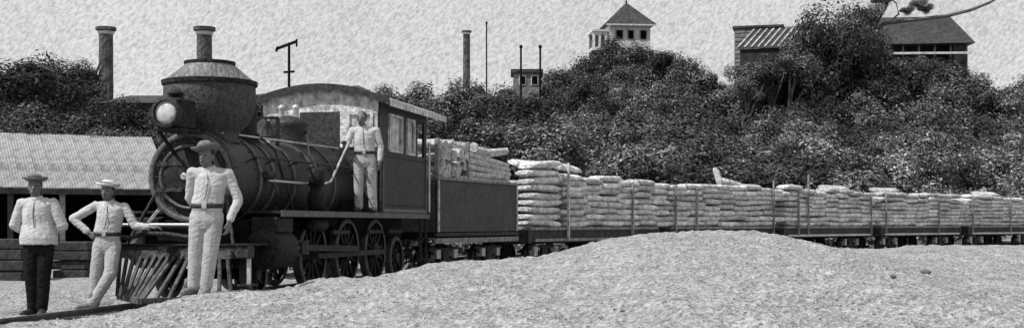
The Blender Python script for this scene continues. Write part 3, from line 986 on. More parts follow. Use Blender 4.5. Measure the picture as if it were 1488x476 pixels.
def person(root, label, J, shirt, trouser, boot, hat, face=(0, -1), hem=None, brimless=False, group=None):
    P = empty('person', root, 0, label, 'person', group)
    V3 = Vector
    hd = V3(J['head']); nk = V3(J['neck']); pv = V3(J['pelvis']); ch = V3(J['chest'])
    ang = math.atan2(face[1], face[0]) + math.pi / 2
    rot = Matrix.Rotation(ang, 3, 'Z') @ Matrix.Rotation(J.get('tilt', 0), 3, 'Y')
    b = MB()
    trunk(b, [(pv.x, pv.y, pv.z - 0.12, 0.10, 0.08), (pv.x, pv.y, pv.z - 0.02, 0.155, 0.105), (pv.x, pv.y, pv.z + 0.1, 0.135, 0.095), ((pv.x + ch.x) / 2, (pv.y + ch.y) / 2, (pv.z + ch.z) / 2 + 0.03, 0.135, 0.095),
              (ch.x, ch.y, ch.z, 0.165, 0.11), (ch.x, ch.y, ch.z + 0.1, 0.16, 0.095), (nk.x, nk.y, nk.z - 0.03, 0.07, 0.06)])
    limb(b, [nk - V3((0, 0, 0.05)), hd - V3((0, 0, 0.06))], [0.058, 0.052])
    ell(b, hd + V3((0, 0, 0.015)), (0.076, 0.095, 0.105), 18, 14, rot)
    ell(b, hd + rot @ V3((0, -0.025, -0.055)), (0.055, 0.062, 0.058), 14, 10, rot)
    limb(b, [hd + rot @ V3((0, -0.088, 0.02)), hd + rot @ V3((0, -0.112, -0.022))], [0.010, 0.016])
    limb(b, [hd + rot @ V3((-0.05, -0.078, 0.034)), hd + rot @ V3((0.05, -0.078, 0.034))], [0.012, 0.012])
    limb(b, [hd + rot @ V3((-0.022, -0.078, -0.058)), hd + rot @ V3((0.022, -0.078, -0.058))], [0.011, 0.011])
    for sx in (-1, 1):
        ell(b, hd + rot @ V3((sx * 0.078, 0.01, -0.002)), (0.012, 0.022, 0.032), 8, 8, rot)
    for k in ('l', 'r'):
        sh, el, wr = V3(J['sh' + k]), V3(J['el' + k]), V3(J['wr' + k])
        limb(b, [ch + (sh - ch) * 0.4 + V3((0, 0, 0.04)), sh], [0.07, 0.052])
        limb(b, [sh, el, wr], [0.048, 0.038, 0.027])
        hand(b, wr, J['hd' + k], J.get('hn' + k, (0, -1, 0)), 1 if k == 'l' else -1, J.get('curl' + k, 0.45))
        hp, kn, an = V3(J['hp' + k]), V3(J['kn' + k]), V3(J['an' + k])
        limb(b, [hp, kn, an], [0.085, 0.058, 0.040])
        ft = V3(J['ft' + k])
        limb(b, [an + V3((0, 0.03, -0.04)), an + ft * 0.16 + V3((0, 0, -0.045))], [0.036, 0.030])
    remesh(b, 'body', M['skin'], P, 0.0095, 2)
    # shirt
    c = MB()
    hz = hem if hem else pv.z + 0.06
    fl = 1.42 if hem else 1.08
    trunk(c, [(pv.x, pv.y, hz, 0.155 * fl, 0.115 * fl), (pv.x, pv.y, hz + 0.09, 0.165 * (fl * .97), 0.122 * (fl * .97)), ((pv.x + ch.x) / 2, (pv.y + ch.y) / 2, (pv.z + ch.z) / 2 + 0.06, 0.17 * (1.1 if hem else 1), 0.125),
              (ch.x, ch.y, ch.z, 0.172, 0.128), (ch.x, ch.y, ch.z + 0.1, 0.165, 0.108), (nk.x, nk.y, nk.z - 0.01, 0.078, 0.07)])
    for k in ('l', 'r'):
        sh, el, wr = V3(J['sh' + k]), V3(J['el' + k]), V3(J['wr' + k])
        limb(c, [ch + (sh - ch) * 0.4 + V3((0, 0, 0.045)), sh], [0.078, 0.060])
        limb(c, [nk + V3((0, 0, -0.035)), sh + V3((0, 0, -0.012))], [0.064, 0.052])
        ls = J.get('loose', 1.0)
        limb(c, [sh, el, el + (wr - el) * J.get('slv' + k, 0.86)], [0.059, 0.055 * ls, 0.045 * ls])
    sh_o = remesh(c, 'shirt', shirt, P, 0.009, 3, 0.0068, (14, 14, 4))
    # collar
    MB().lathe(nk + V3((0, 0, -0.035)), (hd - nk).normalized(), [(0, 0.074), (0.02, 0.078), (0.055, 0.070), (0.05, 0.060)], 18, True, False).build('collar', shirt, sh_o)
    pk = MB()
    pk.tube([(nk.x, ch.y - 0.085, nk.z - 0.05), (ch.x, ch.y - 0.125, ch.z + 0.06), (ch.x, ch.y - 0.137, ch.z), ((ch.x + pv.x) / 2, (ch.y + pv.y) / 2 - 0.137, (ch.z + pv.z) / 2 + 0.06), (pv.x, pv.y - 0.15, pv.z + 0.17)], 0.0045, 5)
    pk.build('front_seam', M['hair'], sh_o)
    # trousers
    t = MB()
    trunk(t, [(pv.x, pv.y, pv.z - 0.14, 0.12, 0.10), (pv.x, pv.y, pv.z - 0.05, 0.175, 0.125), (pv.x, pv.y, pv.z + 0.06, 0.165, 0.12), (pv.x, pv.y, pv.z + 0.12, 0.155, 0.112)])
    for k in ('l', 'r'):
        hp, kn, an = V3(J['hp' + k]), V3(J['kn' + k]), V3(J['an' + k])
        limb(t, [hp, hp + (kn - hp) * 0.5, kn, kn + (an - kn) * 0.5, an + V3((0, 0, 0.02))], [0.103, 0.094, 0.080, 0.074, 0.070])
    remesh(t, 'trousers', trouser, P, 0.009, 3, 0.0060, (14, 14, 3))
    if not hem:
        bl = MB()
        n = 28
        ring = lambda dz, q: [(pv.x + 0.172 * q * math.cos(2 * math.pi * j / n), pv.y + 0.128 * q * math.sin(2 * math.pi * j / n), pv.z + dz) for j in range(n)]
        bl.loft([ring(0.085, 0.98), ring(0.085, 1.05), ring(0.135, 1.05), ring(0.135, 0.98)], False, True)
        blt = bl.build('belt', M['leather'], P)
        MB().box(pv.x - 0.025, pv.x + 0.025, pv.y - 0.145, pv.y - 0.132, pv.z + 0.085, pv.z + 0.135).build('buckle', M['steel'], blt)
    for k in ('l', 'r'):
        an = V3(J['an' + k]); ft = V3(J['ft' + k])
        bt = MB()
        limb(bt, [an + V3((0, 0, 0.10)), an + V3((0, 0, -0.02))], [0.054, 0.054])
        limb(bt, [an + V3((0, 0.03, -0.035)), an + ft * 0.1 + V3((0, 0, -0.035)), an + ft * 0.19 + V3((0, 0, -0.042))], [0.044, 0.045, 0.036])
        remesh(bt, 'boot', boot, P, 0.011, 3)
    # face and hair
    for sx in (-1, 1):
        e = MB(); ell(e, hd + rot @ V3((sx * 0.031, -0.083, 0.014)), (0.013, 0.008, 0.008), 10, 8, rot)
        e.build('eye', M['hair'], P)
    e = MB(); ell(e, hd + rot @ V3((0, -0.090, -0.052)), (0.024, 0.006, 0.005), 10, 6, rot); e.build('mouth', M['leather'], P)
    hr = MB()
    ell(hr, hd + rot @ V3((0, 0.022, 0.032)), (0.083, 0.092, 0.098), 18, 12, rot)
    remesh(hr, 'hair', M['hair'], P, 0.012, 1, 0.006, (40, 40, 40))
    if hat:
        htm, tilt, brim, crown = hat
        q = Matrix.Rotation(ang, 3, 'Z') @ Matrix.Rotation(tilt, 3, 'Y') @ Matrix.Rotation(R(J.get('hatpitch', -6)), 3, 'X')
        hb = MB(); n = 30
        rings = []
        for z, r in [(0.0, 0.088), (0.012, 0.10), (0.006, 0.10 + (brim - 0.1) * .5), (0.012, brim), (0.024, brim + 0.002), (0.022, 0.12), (0.04, 0.095), (crown * 0.7, 0.086), (crown, 0.06), (crown * 0.93, 0.02)]:
            ring = []
            for j in range(n):
                a = 2 * math.pi * j / n
                lift = 0.03 * (math.cos(a) ** 2) * max(0, (r - 0.1) / max(brim - 0.1, .01)) if r > 0.1 else 0
                p = V3((r * math.cos(a) * 0.96, r * math.sin(a) * 1.12, z + lift))
                ring.append(hd + q @ (p + V3((0, 0.004, 0.068))))
            rings.append(ring)
        hb.loft(rings, True, True)
        ho = hb.build('hat', htm, P)
        bd = MB(); rr = []
        for z, r in [(0.03, 0.099), (0.03, 0.103), (0.055, 0.097), (0.055, 0.093)]:
            rr.append([hd + q @ V3((r * math.cos(2 * math.pi * j / n) * 0.96, r * math.sin(2 * math.pi * j / n) * 1.12 + 0.004, z + 0.068)) for j in range(n)])
        bd.loft(rr, False, True)
        bd.build('hat_band', M['leather'], ho)
    return P


# man in front of the smokebox, on the crest of the bank
D3 = 13.55
x3 = wx(293, D3)
person((x3, D3, tz(x3, D3) + 0.0), 'man in pale shirt, trousers and tilted hat standing on the bank before the smokebox', dict(
    head=(0.06, -0.03, 1.505), neck=(0.085, 0, 1.385), chest=(0.10, 0, 1.20), pelvis=(0.06, 0, 0.86), tilt=0.08,
    shl=(-0.10, 0, 1.335), ell=(-0.155, 0.10, 1.06), wrl=(-0.04, 0.19, 0.90), hdl=(0.8, 0.2, -0.5), hnl=(0, -1, 0), curll=0.5,
    shr=(0.29, 0, 1.325), elr=(0.395, 0.03, 1.04), wrr=(0.315, -0.06, 0.80), hdr=(-0.15, -0.05, -1), hnr=(-1, 0.3, 0), curlr=0.5,
    hpl=(-0.03, 0, 0.84), knl=(-0.065, -0.01, 0.45), anl=(-0.085, 0, 0.08), ftl=Vector((-0.35, -0.93, 0)),
    hpr=(0.14, 0, 0.84), knr=(0.10, -0.03, 0.45), anr=(0.055, -0.02, 0.08), ftr=Vector((0.15, -0.98, 0))),
    M['shirt'], M['trouser'], M['boot_pale'], (M['hat'], -0.2, 0.155, 0.105), face=(-0.25, -0.97))

# man leaning beside the pilot
D2 = 15.9
x2 = wx(140, D2)
person((x2, D2, tz(x2, D2)), 'man with legs crossed and hand on hip, leaning on the pilot handrail', dict(
    head=(0.15, -0.02, 1.515), neck=(0.17, 0, 1.395), chest=(0.18, 0, 1.20), pelvis=(0.14, 0, 0.87), tilt=-0.05,
    shl=(-0.005, 0, 1.345), ell=(-0.29, -0.02, 1.175), wrl=(-0.075, -0.06, 0.995), hdl=(0.7, -0.1, -0.6), hnl=(0.3, 1, 0), curll=0.5,
    shr=(0.36, 0, 1.325), elr=(0.50, 0.0, 1.085), wrr=(0.70, -0.03, 1.07), hdr=(1, 0, -0.02), hnr=(0, 0.2, -1), curlr=0.5,
    hpl=(0.06, 0, 0.85), knl=(0.0, -0.01, 0.46), anl=(-0.03, 0.02, 0.08), ftl=Vector((-0.5, -0.86, 0)),
    hpr=(0.22, 0, 0.85), knr=(0.225, -0.13, 0.48), anr=(0.02, -0.2, 0.10), ftr=Vector((-0.75, -0.66, 0))),
    M['shirt'], M['trouser'], M['boot_pale'], (M['hat_pale'], 0.05, 0.15, 0.09), face=(-0.15, -0.99))

# man at the left in loose blouse and dark trousers
D1 = 15.0
x1 = wx(54, D1)
person((x1, D1, tz(x1, D1)), 'man in loose white blouse and black trousers, leftmost beside the track', dict(
    head=(-0.02, -0.02, 1.555), neck=(0.0, 0, 1.425), chest=(0.0, 0, 1.22), pelvis=(0.02, 0, 0.90), tilt=0.0,
    shl=(-0.185, 0, 1.365), ell=(-0.275, 0.02, 1.10), wrl=(-0.15, 0.14, 0.97), hdl=(0.8, 0.1, -0.5), hnl=(0, -1, 0), curll=0.4,
    shr=(0.195, 0, 1.365), elr=(0.295, 0.02, 1.09), wrr=(0.17, 0.14, 0.97), hdr=(-0.8, 0.1, -0.5), hnr=(0, -1, 0), curlr=0.4,
    hpl=(-0.07, 0, 0.88), knl=(-0.06, -0.02, 0.47), anl=(-0.05, 0, 0.08), ftl=Vector((-0.3, -0.95, 0)),
    hpr=(0.11, 0, 0.88), knr=(0.09, -0.02, 0.47), anr=(0.06, 0, 0.08), ftr=Vector((0.3, -0.95, 0)), slvl=0.35, slvr=0.35, loose=1.3),
    M['shirt'], M['trouser_dark'], M['leather'], (M['hat'], 0.0, 0.15, 0.09), face=(0.2, -0.98), hem=0.86)

# man on the running board at the cab
p4 = pathv(4.22, 0.95)
person((p4.x, p4.y, 1.322), 'bareheaded man in pale shirt standing on the running board at the cab', dict(
    head=(-0.05, -0.03, 1.53), neck=(-0.02, 0, 1.405), chest=(-0.01, 0, 1.20), pelvis=(0.0, 0, 0.87), tilt=0.06,
    shl=(-0.20, 0, 1.345), ell=(-0.31, -0.06, 1.08), wrl=(-0.295, -0.22, 1.11), hdl=(-0.3, -0.8, 0.3), hnl=(0.5, 0, -1), curll=0.6,
    shr=(0.185, 0, 1.345), elr=(0.255, 0.02, 1.07), wrr=(0.24, -0.03, 0.83), hdr=(-0.05, -0.1, -1), hnr=(-1, 0, 0), curlr=0.5,
    hpl=(-0.09, 0, 0.85), knl=(-0.10, -0.02, 0.46), anl=(-0.10, 0, 0.08), ftl=Vector((-0.2, -0.97, 0)),
    hpr=(0.09, 0, 0.85), knr=(0.11, -0.02, 0.46), anr=(0.13, 0.02, 0.08), ftr=Vector((0.25, -0.96, 0))),
    M['shirt'], M['trouser'], M['leather'], None, face=(-0.1, -1))

# ------------------------------------------------------------------ plants
def crown_mesh(name, nleaf, leaf, m, seed, flat=0.85, nclump=12):
    """a unit crown: leaf faces spread over many uneven clumps"""
    rnd = np.random.RandomState(seed)
    cl = rnd.normal(size=(nclump, 3)); cl /= np.linalg.norm(cl, axis=1)[:, None]
    cl *= rnd.uniform(0.25, 0.95, (nclump, 1)); cl[:, 2] *= flat; cl[:, 2] = np.abs(cl[:, 2]) * np.where(rnd.rand(nclump) < .3, -0.8, 1)
    cr = rnd.uniform(0.16, 0.48, nclump)
    pick = rnd.randint(0, nclump, nleaf)
    d = rnd.normal(size=(nleaf, 3)); d /= np.linalg.norm(d, axis=1)[:, None]
    rad = cr[pick] * np.where(rnd.rand(nleaf) < .06, rnd.uniform(1.0, 1.35, nleaf), rnd.uniform(0.5, 1.1, nleaf))
    c = cl[pick] + d * rad[:, None]
    nrm = d + rnd.normal(size=(nleaf, 3)) * 0.33 + np.array([0, 0, 0.35]); nrm /= np.linalg.norm(nrm, axis=1)[:, None]
    t = np.cross(nrm, rnd.normal(size=(nleaf, 3))); t /= np.linalg.norm(t, axis=1)[:, None]
    b = np.cross(nrm, t)
    sz = leaf * rnd.uniform(0.55, 1.45, nleaf)[:, None]
    v = np.stack([c - t * sz, c - b * sz * 0.42 + nrm * sz * 0.12, c + t * sz, c + b * sz * 0.42 + nrm * sz * 0.12], 1).reshape(-1, 3)
    me = bpy.data.meshes.new(name)
    me.from_pydata(v.tolist(), [], np.arange(nleaf * 4).reshape(-1, 4).tolist())
    a = me.attributes.new('tone', 'FLOAT', 'FACE')
    tone = np.exp(rnd.normal(-0.1, 0.6, nleaf)) * (0.7 + 0.6 * rnd.rand(nclump)[pick])
    a.data.foreach_set('value', np.clip(tone, 0.15, 4.0).astype(np.float32))
    me.materials.append(m)
    return me


CR = [crown_mesh('crown', 12000, 0.040, M['leaf'], 10 + i, nclump=17 + i) for i in range(4)]
CRD = [crown_mesh('crown', 12000, 0.040, M['leaf_dark'], 30 + i, nclump=17 + i) for i in range(3)]
CRB = [crown_mesh('crown', 15000, 0.036, M['leaf'], 70 + i, nclump=26) for i in range(2)]
CRP = [crown_mesh('crown', 9000, 0.045, M['leaf_pale'], 50 + i, 0.8, 14) for i in range(2)]


def trunk_mesh(seed):
    rnd = random.Random(seed)
    mb = MB()
    mb.tube([(0, 0, -0.6), (0.03, 0.02, 0.2), (rnd.uniform(-.06, .06), rnd.uniform(-.06, .06), 0.6), (rnd.uniform(-.1, .1), 0, 1.0)], [0.085, 0.06, 0.045, 0.03], 8)
    for k in range(6):
        a = rnd.uniform(0, 6.28); z = rnd.uniform(0.45, 0.85)
        mb.tube([(0, 0, z), (0.2 * math.cos(a), 0.2 * math.sin(a), z + 0.18), (0.5 * math.cos(a), 0.5 * math.sin(a), z + 0.42)], [0.035, 0.025, 0.01], 6)
    return mb.mesh('trunk', M['bark'])


TM = [trunk_mesh(i) for i in range(3)]


def tree(x, y, top, r, label, crowns=None, group=None, name='leafy_tree', base=None, squash=0.85, cat='tree'):
    z0 = tz(x, y) if base is None else base
    t = empty(name, (x, y, z0), random.uniform(0, 6.28), label, cat, group)
    H = max(top - z0, 1.5)
    rz = min(r * squash, H * 0.6)
    c = link_mesh('crown', random.choice(crowns or CR), t)
    c.location = (0, 0, H - rz * 1.0); c.scale = (r, r, rz)
    k = link_mesh('trunk', random.choice(TM), t)
    k.scale = (H * 0.32, H * 0.32, max(H - rz, 0.8)); 
    return t


# ------------------------------------------------------------------ buildings
def thing_box(parent, name, m, x0, x1, y0, y1, z0, z1):
    return MB().box(x0, x1, y0, y1, z0, z1).build(name, m, parent)


# long open shed at the left
SD = 38.0
sx0, sx1 = wx(-160, SD), wx(246, SD + 4)
sh = empty('open_shed', (sx0, SD, 0), math.atan2(4.0, sx1 - sx0), 'long low open shed with pale sheet roof behind the two men', 'shed')
SL = math.hypot(4.0, sx1 - sx0)
ez, rz = 2.46, 4.22
rise = math.hypot(3.0, rz - ez)
nsh = 16
sheet_l = SL / nsh
mb = MB()
nn = 24
rings = []
for k in range(nn + 1):
    x = k / nn * (sheet_l + 0.02); zz = 0.008 * math.cos(k / nn * 2 * math.pi * 6)
    rings.append([(x, -0.35, ez - 0.18 + zz), (x, 3.0, rz + zz), (x, 3.0, rz + zz + 0.02), (x, -0.35, ez - 0.16 + zz)])
mb.loft(rings, True, False)
sm = mb.mesh('roof_sheet', M['roof_pale'])
for k in range(nsh):
    o = link_mesh('roof_sheet', sm, sh); o.location = (k * sheet_l, random.uniform(-.09, .09), 0.004 * (k % 2) + random.uniform(0, .02)); o.rotation_euler = (random.uniform(-.004, .004), 0, random.uniform(-.012, .012))
back = MB()
back.add([(0, 3.0, rz), (SL, 3.0, rz), (SL, 6.2, ez), (0, 6.2, ez), (0, 3.0, rz - .03), (SL, 3.0, rz - .03), (SL, 6.2, ez - .03), (0, 6.2, ez - .03)], [(0, 1, 2, 3), (7, 6, 5, 4), (0, 4, 5, 1), (2, 6, 7, 3), (1, 5, 6, 2), (0, 3, 7, 4)])
back.build('rear_roof', M['roof_pale'], sh)
thing_box(sh, 'fascia', M['timber_dark'], 0, SL, -0.30, -0.24, ez - 0.36, ez - 0.20)
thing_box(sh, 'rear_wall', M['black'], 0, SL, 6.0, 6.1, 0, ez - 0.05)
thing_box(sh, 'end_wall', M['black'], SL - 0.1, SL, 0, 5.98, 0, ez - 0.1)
for k in range(6):
    x = 0.3 + k * (SL - 0.6) / 5
    thing_box(sh, 'post', M['timber'] if k % 2 else M['timber_dark'], x - 0.08, x + 0.08, -0.1, 0.06, 0, ez - 0.12)
thing_box(sh, 'tie_beam', M['timber_dark'], 0, SL, 0.07, 0.17, ez - 0.34, ez - 0.2)

# pale crates / blocks behind the men, below the shed
def stone_block(px0, px1, D, h, label):
    x0, x1 = wx(px0, D), wx(px1, D)
    t = empty('timber_stack', ((x0 + x1) / 2, D, 0), 0, label, 'timber stack')
    wd = x1 - x0
    n = max(2, int(h / 0.17))
    for k in range(n):
        z = k * h / n
        MB().box(-wd / 2 + random.uniform(-.06, .06), wd / 2 + random.uniform(-.06, .06), -0.4 + random.uniform(-.03, .03), 0.4, z + 0.006, z + h / n - 0.012).build('balk', M['timber_dark'], t, 0.015)
    return t


stone_block(-40, 44, 25, 0.85, 'low stack of dark timber balks behind man in black trousers')
stone_block(84, 136, 26, 0.78, 'short stack of dark timber balks between the two left men')

# chimneys of the mill
def chimney(px, D, wpx, ytop, label, group='mill chimneys'):
    x = wx(px, D); s = F / D; wd = wpx / s; H = wz(ytop, D)
    t = empty('mill_chimney', (x, D, 0), 0, label, 'chimney', group)
    MB().lathe((0, 0, 0), (0, 0, 1), [(0, wd * 0.62), (H * 0.6, wd * 0.53), (H - wd * 0.5, wd * 0.5)], 14, False).build('shaft', M['brick'], t)
    MB().lathe((0, 0, 0), (0, 0, 1), [(H - wd * 0.52, wd * 0.5), (H - wd * 0.42, wd * 0.60), (H - wd * 0.30, wd * 0.60), (H - wd * 0.28, wd * 0.52)], 14, False).build('collar', M['wall_white'], t)
    MB().lathe((0, 0, 0), (0, 0, 1), [(H - wd * 0.27, wd * 0.50), (H - wd * 0.22, wd * 0.74), (H, wd * 0.74), (H + 0.02, wd * 0.5)], 14, False).build('cap', M['brick'], t)
    return t


chimney(154, 110, 20, 40, 'thick dark mill chimney rising behind the left shed')
chimney(297, 112, 22, 40, 'dark mill chimney rising straight above the balloon smokestack')
chimney(678, 150, 10, 45, 'slender dark mill chimney left of the wooded hill')


def pole(px, D, wpx, y0, y1, label, base=0):
    x = wx(px, D)
    t = empty('thin_stack', (x, D, base), 0, label, 'pole', 'thin poles on the skyline')
    r = wpx / F * D / 2
    MB().tube([(0, 0, 0), (0, 0, wz(y0, D) - base)], [r * 1.1, r * 0.9], 8).build('shaft', M['iron_dark'], t)
    MB().lathe((0, 0, wz(y0, D) - base), (0, 0, 1), [(-0.25, r * 1.0), (-0.2, r * 1.5), (0, r * 1.5), (0.02, r * 0.6)], 8, False).build('cap', M['iron_dark'], t)
    return t


pole(707, 150, 2.2, 32, 85, 'thin bare pole standing right of the slender mill chimney')
pole(757, 100, 3.2, 66, 100, 'thin iron stack on small block house, left one of two')
pole(785, 100, 3.2, 66, 100, 'thin iron stack on small block house, right one of two')
hb = empty('block_house', (wx(768, 101), 101, 0), 0, 'small grey flat roofed house at left foot of wooded hill', 'building')
zt = wz(100, 101)
thing_box(hb, 'wall', M['wall_grey'], -1.25, 1.0, 0.3, 3.5, 0, zt - 0.3)
thing_box(hb, 'roof', M['roof_dark'], -1.45, 1.2, 0.1, 3.7, zt - 0.29, zt)
for x in (-0.8, 0.2):
    wv = thing_box(hb, 'window', M['wall_white'], x, x + 0.6, 0.24, 0.298, zt - 1.3, zt - 0.5)
    thing_box(wv, 'pane', M['black'], x + 0.08, x + 0.52, 0.21, 0.238, zt - 1.22, zt - 0.58)

# mill buildings between the locomotive and the sky
def hall(name, px0, px1, D, yeave, yridge, label, wall, roof, depth=8, gable=0.0, nwin=0):
    x0, x1 = wx(px0, D), wx(px1, D)
    t = empty(name, (x0, D, tz((x0 + x1) / 2, D)), 0, label, 'building')
    b0 = t.location.z
    W = x1 - x0; ze = wz(yeave, D) - b0; zr = wz(yridge, D) - b0
    thing_box(t, 'wall', wall, 0, W, 0, depth, -1, ze)
    r = MB(); o = 0.3
    r.add([(-o, -o, ze + .01), (W + o, -o, ze + .01), (W + o, depth + o, ze + .01), (-o, depth + o, ze + .01), (gable, depth / 2, zr), (W - gable, depth / 2, zr)], [(0, 1, 5, 4), (1, 2, 5), (2, 3, 4, 5), (3, 0, 4), (0, 3, 2, 1)])
    r.build('roof', roof, t)
    for k in range(nwin):
        xx = W * (k + 0.5) / nwin
        wv = thing_box(t, 'window', M['timber'], xx - 0.55, xx + 0.55, -0.06, -0.002, ze - 2.0, ze - 0.6)
        thing_box(wv, 'pane', M['black'], xx - 0.42, xx + 0.42, -0.09, -0.062, ze - 1.88, ze - 0.72)
    return t


hall('mill_hall', 362, 466, 72, 140, 121, 'dark roofed mill hall seen above the front of the cab roof', M['wall_grey'], M['roof_dark'], 9, 1.2, 3)
hall('mill_annex', 486, 530, 76, 132, 115, 'small dark roofed mill annex above the middle of cab roof', M['wall_grey'], M['roof_dark'], 7, 0.8, 1)
hall('mill_store', 150, 232, 78, 150, 128, 'low dark roofed store between the left chimney and the smokestack', M['wall_dark'], M['roof_dark'], 9, 0.3, 3)

# wind vane on a pole above the mill hall
D = 70
v_ = empty('wind_vane', (wx(420, D), D, 0), 0, 'wind vane with tilted arm on a thin pole above the mill hall', 'wind vane')
MB().tube([(0, 0, 0), (0, 0, wz(62, D))], [0.10, 0.075], 8).build('pole', M['iron_dark'], v_)
MB().bar((wx(402, D) - wx(420, D), 0, wz(71, D)), (wx(432, D) - wx(420, D), 0, wz(60, D)), 0.08, 0.16).build('arm', M['iron_dark'], v_)
MB().bar((wx(431, D) - wx(420, D), 0, wz(68, D)), (wx(431, D) - wx(420, D), 0, wz(57, D)), 0.08, 0.14).build('tail', M['iron_dark'], v_)
MB().bar((wx(401, D) - wx(420, D), 0, wz(75, D)), (wx(404, D) - wx(420, D), 0, wz(68, D)), 0.08, 0.14).build('pointer', M['iron_dark'], v_)
MB().bar((wx(412, D) - wx(420, D), 0, wz(105, D)), (wx(428, D) - wx(420, D), 0, wz(104, D)), 0.08, 0.12).build('cross_arm', M['iron_dark'], v_)

# tower house on the wooded hill
D = 126
tx = wx(910, D)
tw = empty('tower_house', (tx, D, tz(tx, D)), R(6), 'white tower house with dark pyramid roof on the wooded hilltop', 'building')
b0 = tw.location.z
ze, za = wz(40, D) - b0, wz(4, D) - b0
hw = 2.05
thing_box(tw, 'wall', M['wall_white'], -hw, hw, -hw, hw, -1, ze - 0.02)
r = MB(); o = 2.55
r.add([(-o, -o, ze), (o, -o, ze), (o, o, ze), (-o, o, ze), (0, 0, za)], [(0, 1, 4), (1, 2, 4), (2, 3, 4), (3, 0, 4), (0, 3, 2, 1)])
ro = r.build('roof', M['roof_dark'], tw)
MB().lathe((0, 0, za - 0.12), (0, 0, 1), [(0, 0.1), (0.25, 0.08), (0.45, 0.02)], 8).build('finial', M['iron_dark'], ro)
thing_box(tw, 'eave_board', M['wall_white'], -o + .05, o - .05, -o + .02, -o + .12, ze - 0.2, ze - 0.01)
for x, wdt in ((-1.5, 0.8), (-0.3, 0.7), (0.95, 0.75)):
    wv = thing_box(tw, 'window', M['timber'], x, x + wdt, -hw - 0.06, -hw - 0.004, ze - 1.55, ze - 0.55)
    thing_box(wv, 'pane', M['black'], x + 0.1, x + wdt - 0.1, -hw - 0.09, -hw - 0.062, ze - 1.45, ze - 0.65)
thing_box(tw, 'balcony', M['wall_white'], -hw - 1.75, -hw - 0.01, -1.9, 1.2, ze - 2.6, ze - 2.3)
thing_box(tw, 'annex_roof', M['wall_white'], -hw - 1.8, -hw - 0.01, -2.0, 1.3, ze - 0.75, ze - 0.55)
thing_box(tw, 'annex_wall', M['wall_dark'], -hw - 1.55, -hw - 0.01, -1.4, 1.2, -2, ze - 2.62)
for x in (-hw - 1.7, -hw - 1.1, -hw - 0.5):
    thing_box(tw, 'annex_post', M['wall_white'], x, x + 0.22, -1.85, -1.65, ze - 2.29, ze - 0.76)
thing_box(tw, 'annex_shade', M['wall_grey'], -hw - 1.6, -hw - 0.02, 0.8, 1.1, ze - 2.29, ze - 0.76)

# board sided house right of the hill
D = 110
bx = wx(1067, D)
bh = empty('board_house', (bx, D, tz(bx + 3, D)), R(-14), 'grey board sided house with ribbed lean-to roof right of the wooded hill', 'building')
b0 = bh.location.z
zt = wz(41, D) - b0; zl = wz(78, D) - b0
thing_box(bh, 'wall', M['wall_dark'], 0.06, 6.6, 0.06, 5, -2, zt - 0.05)
thing_box(bh, 'roof', M['roof_dark'], -0.15, 4.3, -0.12, 5.2, zt - 0.04, zt + 0.16)
nb = 12
for k in range(nb):
    z = zt - 0.06 - (k + 1) * 0.37
    MB().add([(0, 0.0, z), (6.6, 0.0, z), (6.6, 0.055, z + 0.34), (0, 0.055, z + 0.34), (0, 0.06, z), (6.6, 0.06, z)], [(0, 1, 2, 3), (0, 4, 5, 1), (0, 3, 4), (1, 5, 2)]).build('clapboard', M['wall_grey'], bh)
# lean-to with ribs
lr = MB()
x0, x1, yb, yf = 1.7, 6.9, -0.05, -3.4
lr.add([(x0, yb, zt - 0.25), (x1, yb, zt - 0.25), (x1 - 1.2, yf, zl), (x0 - 1.2, yf, zl), (x0, yb, zt - 0.33), (x1, yb, zt - 0.33), (x1 - 1.2, yf, zl - .08), (x0 - 1.2, yf, zl - .08)], [(0, 1, 2, 3), (7, 6, 5, 4), (0, 3, 7, 4), (1, 5, 6, 2), (3, 2, 6, 7), (0, 4, 5, 1)])
lro = lr.build('lean_to_roof', M['roof_dark'], bh)
for k in range(10):
    x = x0 + 0.05 + (x1 - x0 - 0.1) * k / 9
    MB().bar((x, yb - 0.02, zt - 0.2), (x - 1.2, yf - 0.03, zl + 0.05), 0.16, 0.12).build('roof_rib', M['rib'], lro)
thing_box(bh, 'lean_to_wall', M['wall_dark'], 0.7, 5.6, -3.2, -3.1, -2, zl - 0.1)

# long house on the right skyline
D = 116
x0, x1 = wx(1262, D), wx(1402, D)
lh = empty('long_house', (x0, D, tz((x0 + x1) / 2, D)), R(-3), 'long dark house with hipped roof and verandah on right skyline', 'building')
b0 = lh.location.z
W = x1 - x0
ze, zr = wz(66, D) - b0, wz(26, D + 4) - b0
thing_box(lh, 'wall', M['wall_dark'], 0, W, 1.6, 8, -2, ze)
r = MB()
r.add([(-0.5, -0.6, ze), (W + 0.65, -0.6, ze + .1), (W + 0.65, 8.6, ze + .1), (-0.5, 8.6, ze), (1.2, 4, zr), (W - 0.35, 4, zr + 0.05)], [(0, 1, 5, 4), (1, 2, 5), (2, 3, 4, 5), (3, 0, 4), (0, 3, 2, 1)])
r.build('roof', M['roof_dark'], lh)
thing_box(lh, 'end_wall', M['wall_dark'], W - 1.3, W - 0.02, -0.25, 1.59, -2, ze - 0.01)
thing_box(lh, 'eave_gutter', M['wall_white'], -0.4, W + 0.3, -0.75, -0.62, ze - 0.95, ze - 0.75)
thing_box(lh, 'verandah_floor', M['timber'], -0.2, W, -0.5, 1.55, 0.2, 0.4)
for k in range(7):
    x = 0.1 + (W - 0.3) * k / 6
    thing_box(lh, 'verandah_post', M['timber_dark'], x, x + 0.16, -0.45, -0.3, 0.41, ze - 0.02)
for k in range(3):
    x = 1.2 + k * 2.6
    wv = thing_box(lh, 'window', M['timber'], x, x + 1.1, 1.5, 1.596, ze - 2.4, ze - 1.0)
    thing_box(wv, 'pane', M['black'], x + .12, x + .98, 1.46, 1.498, ze - 2.28, ze - 1.12)

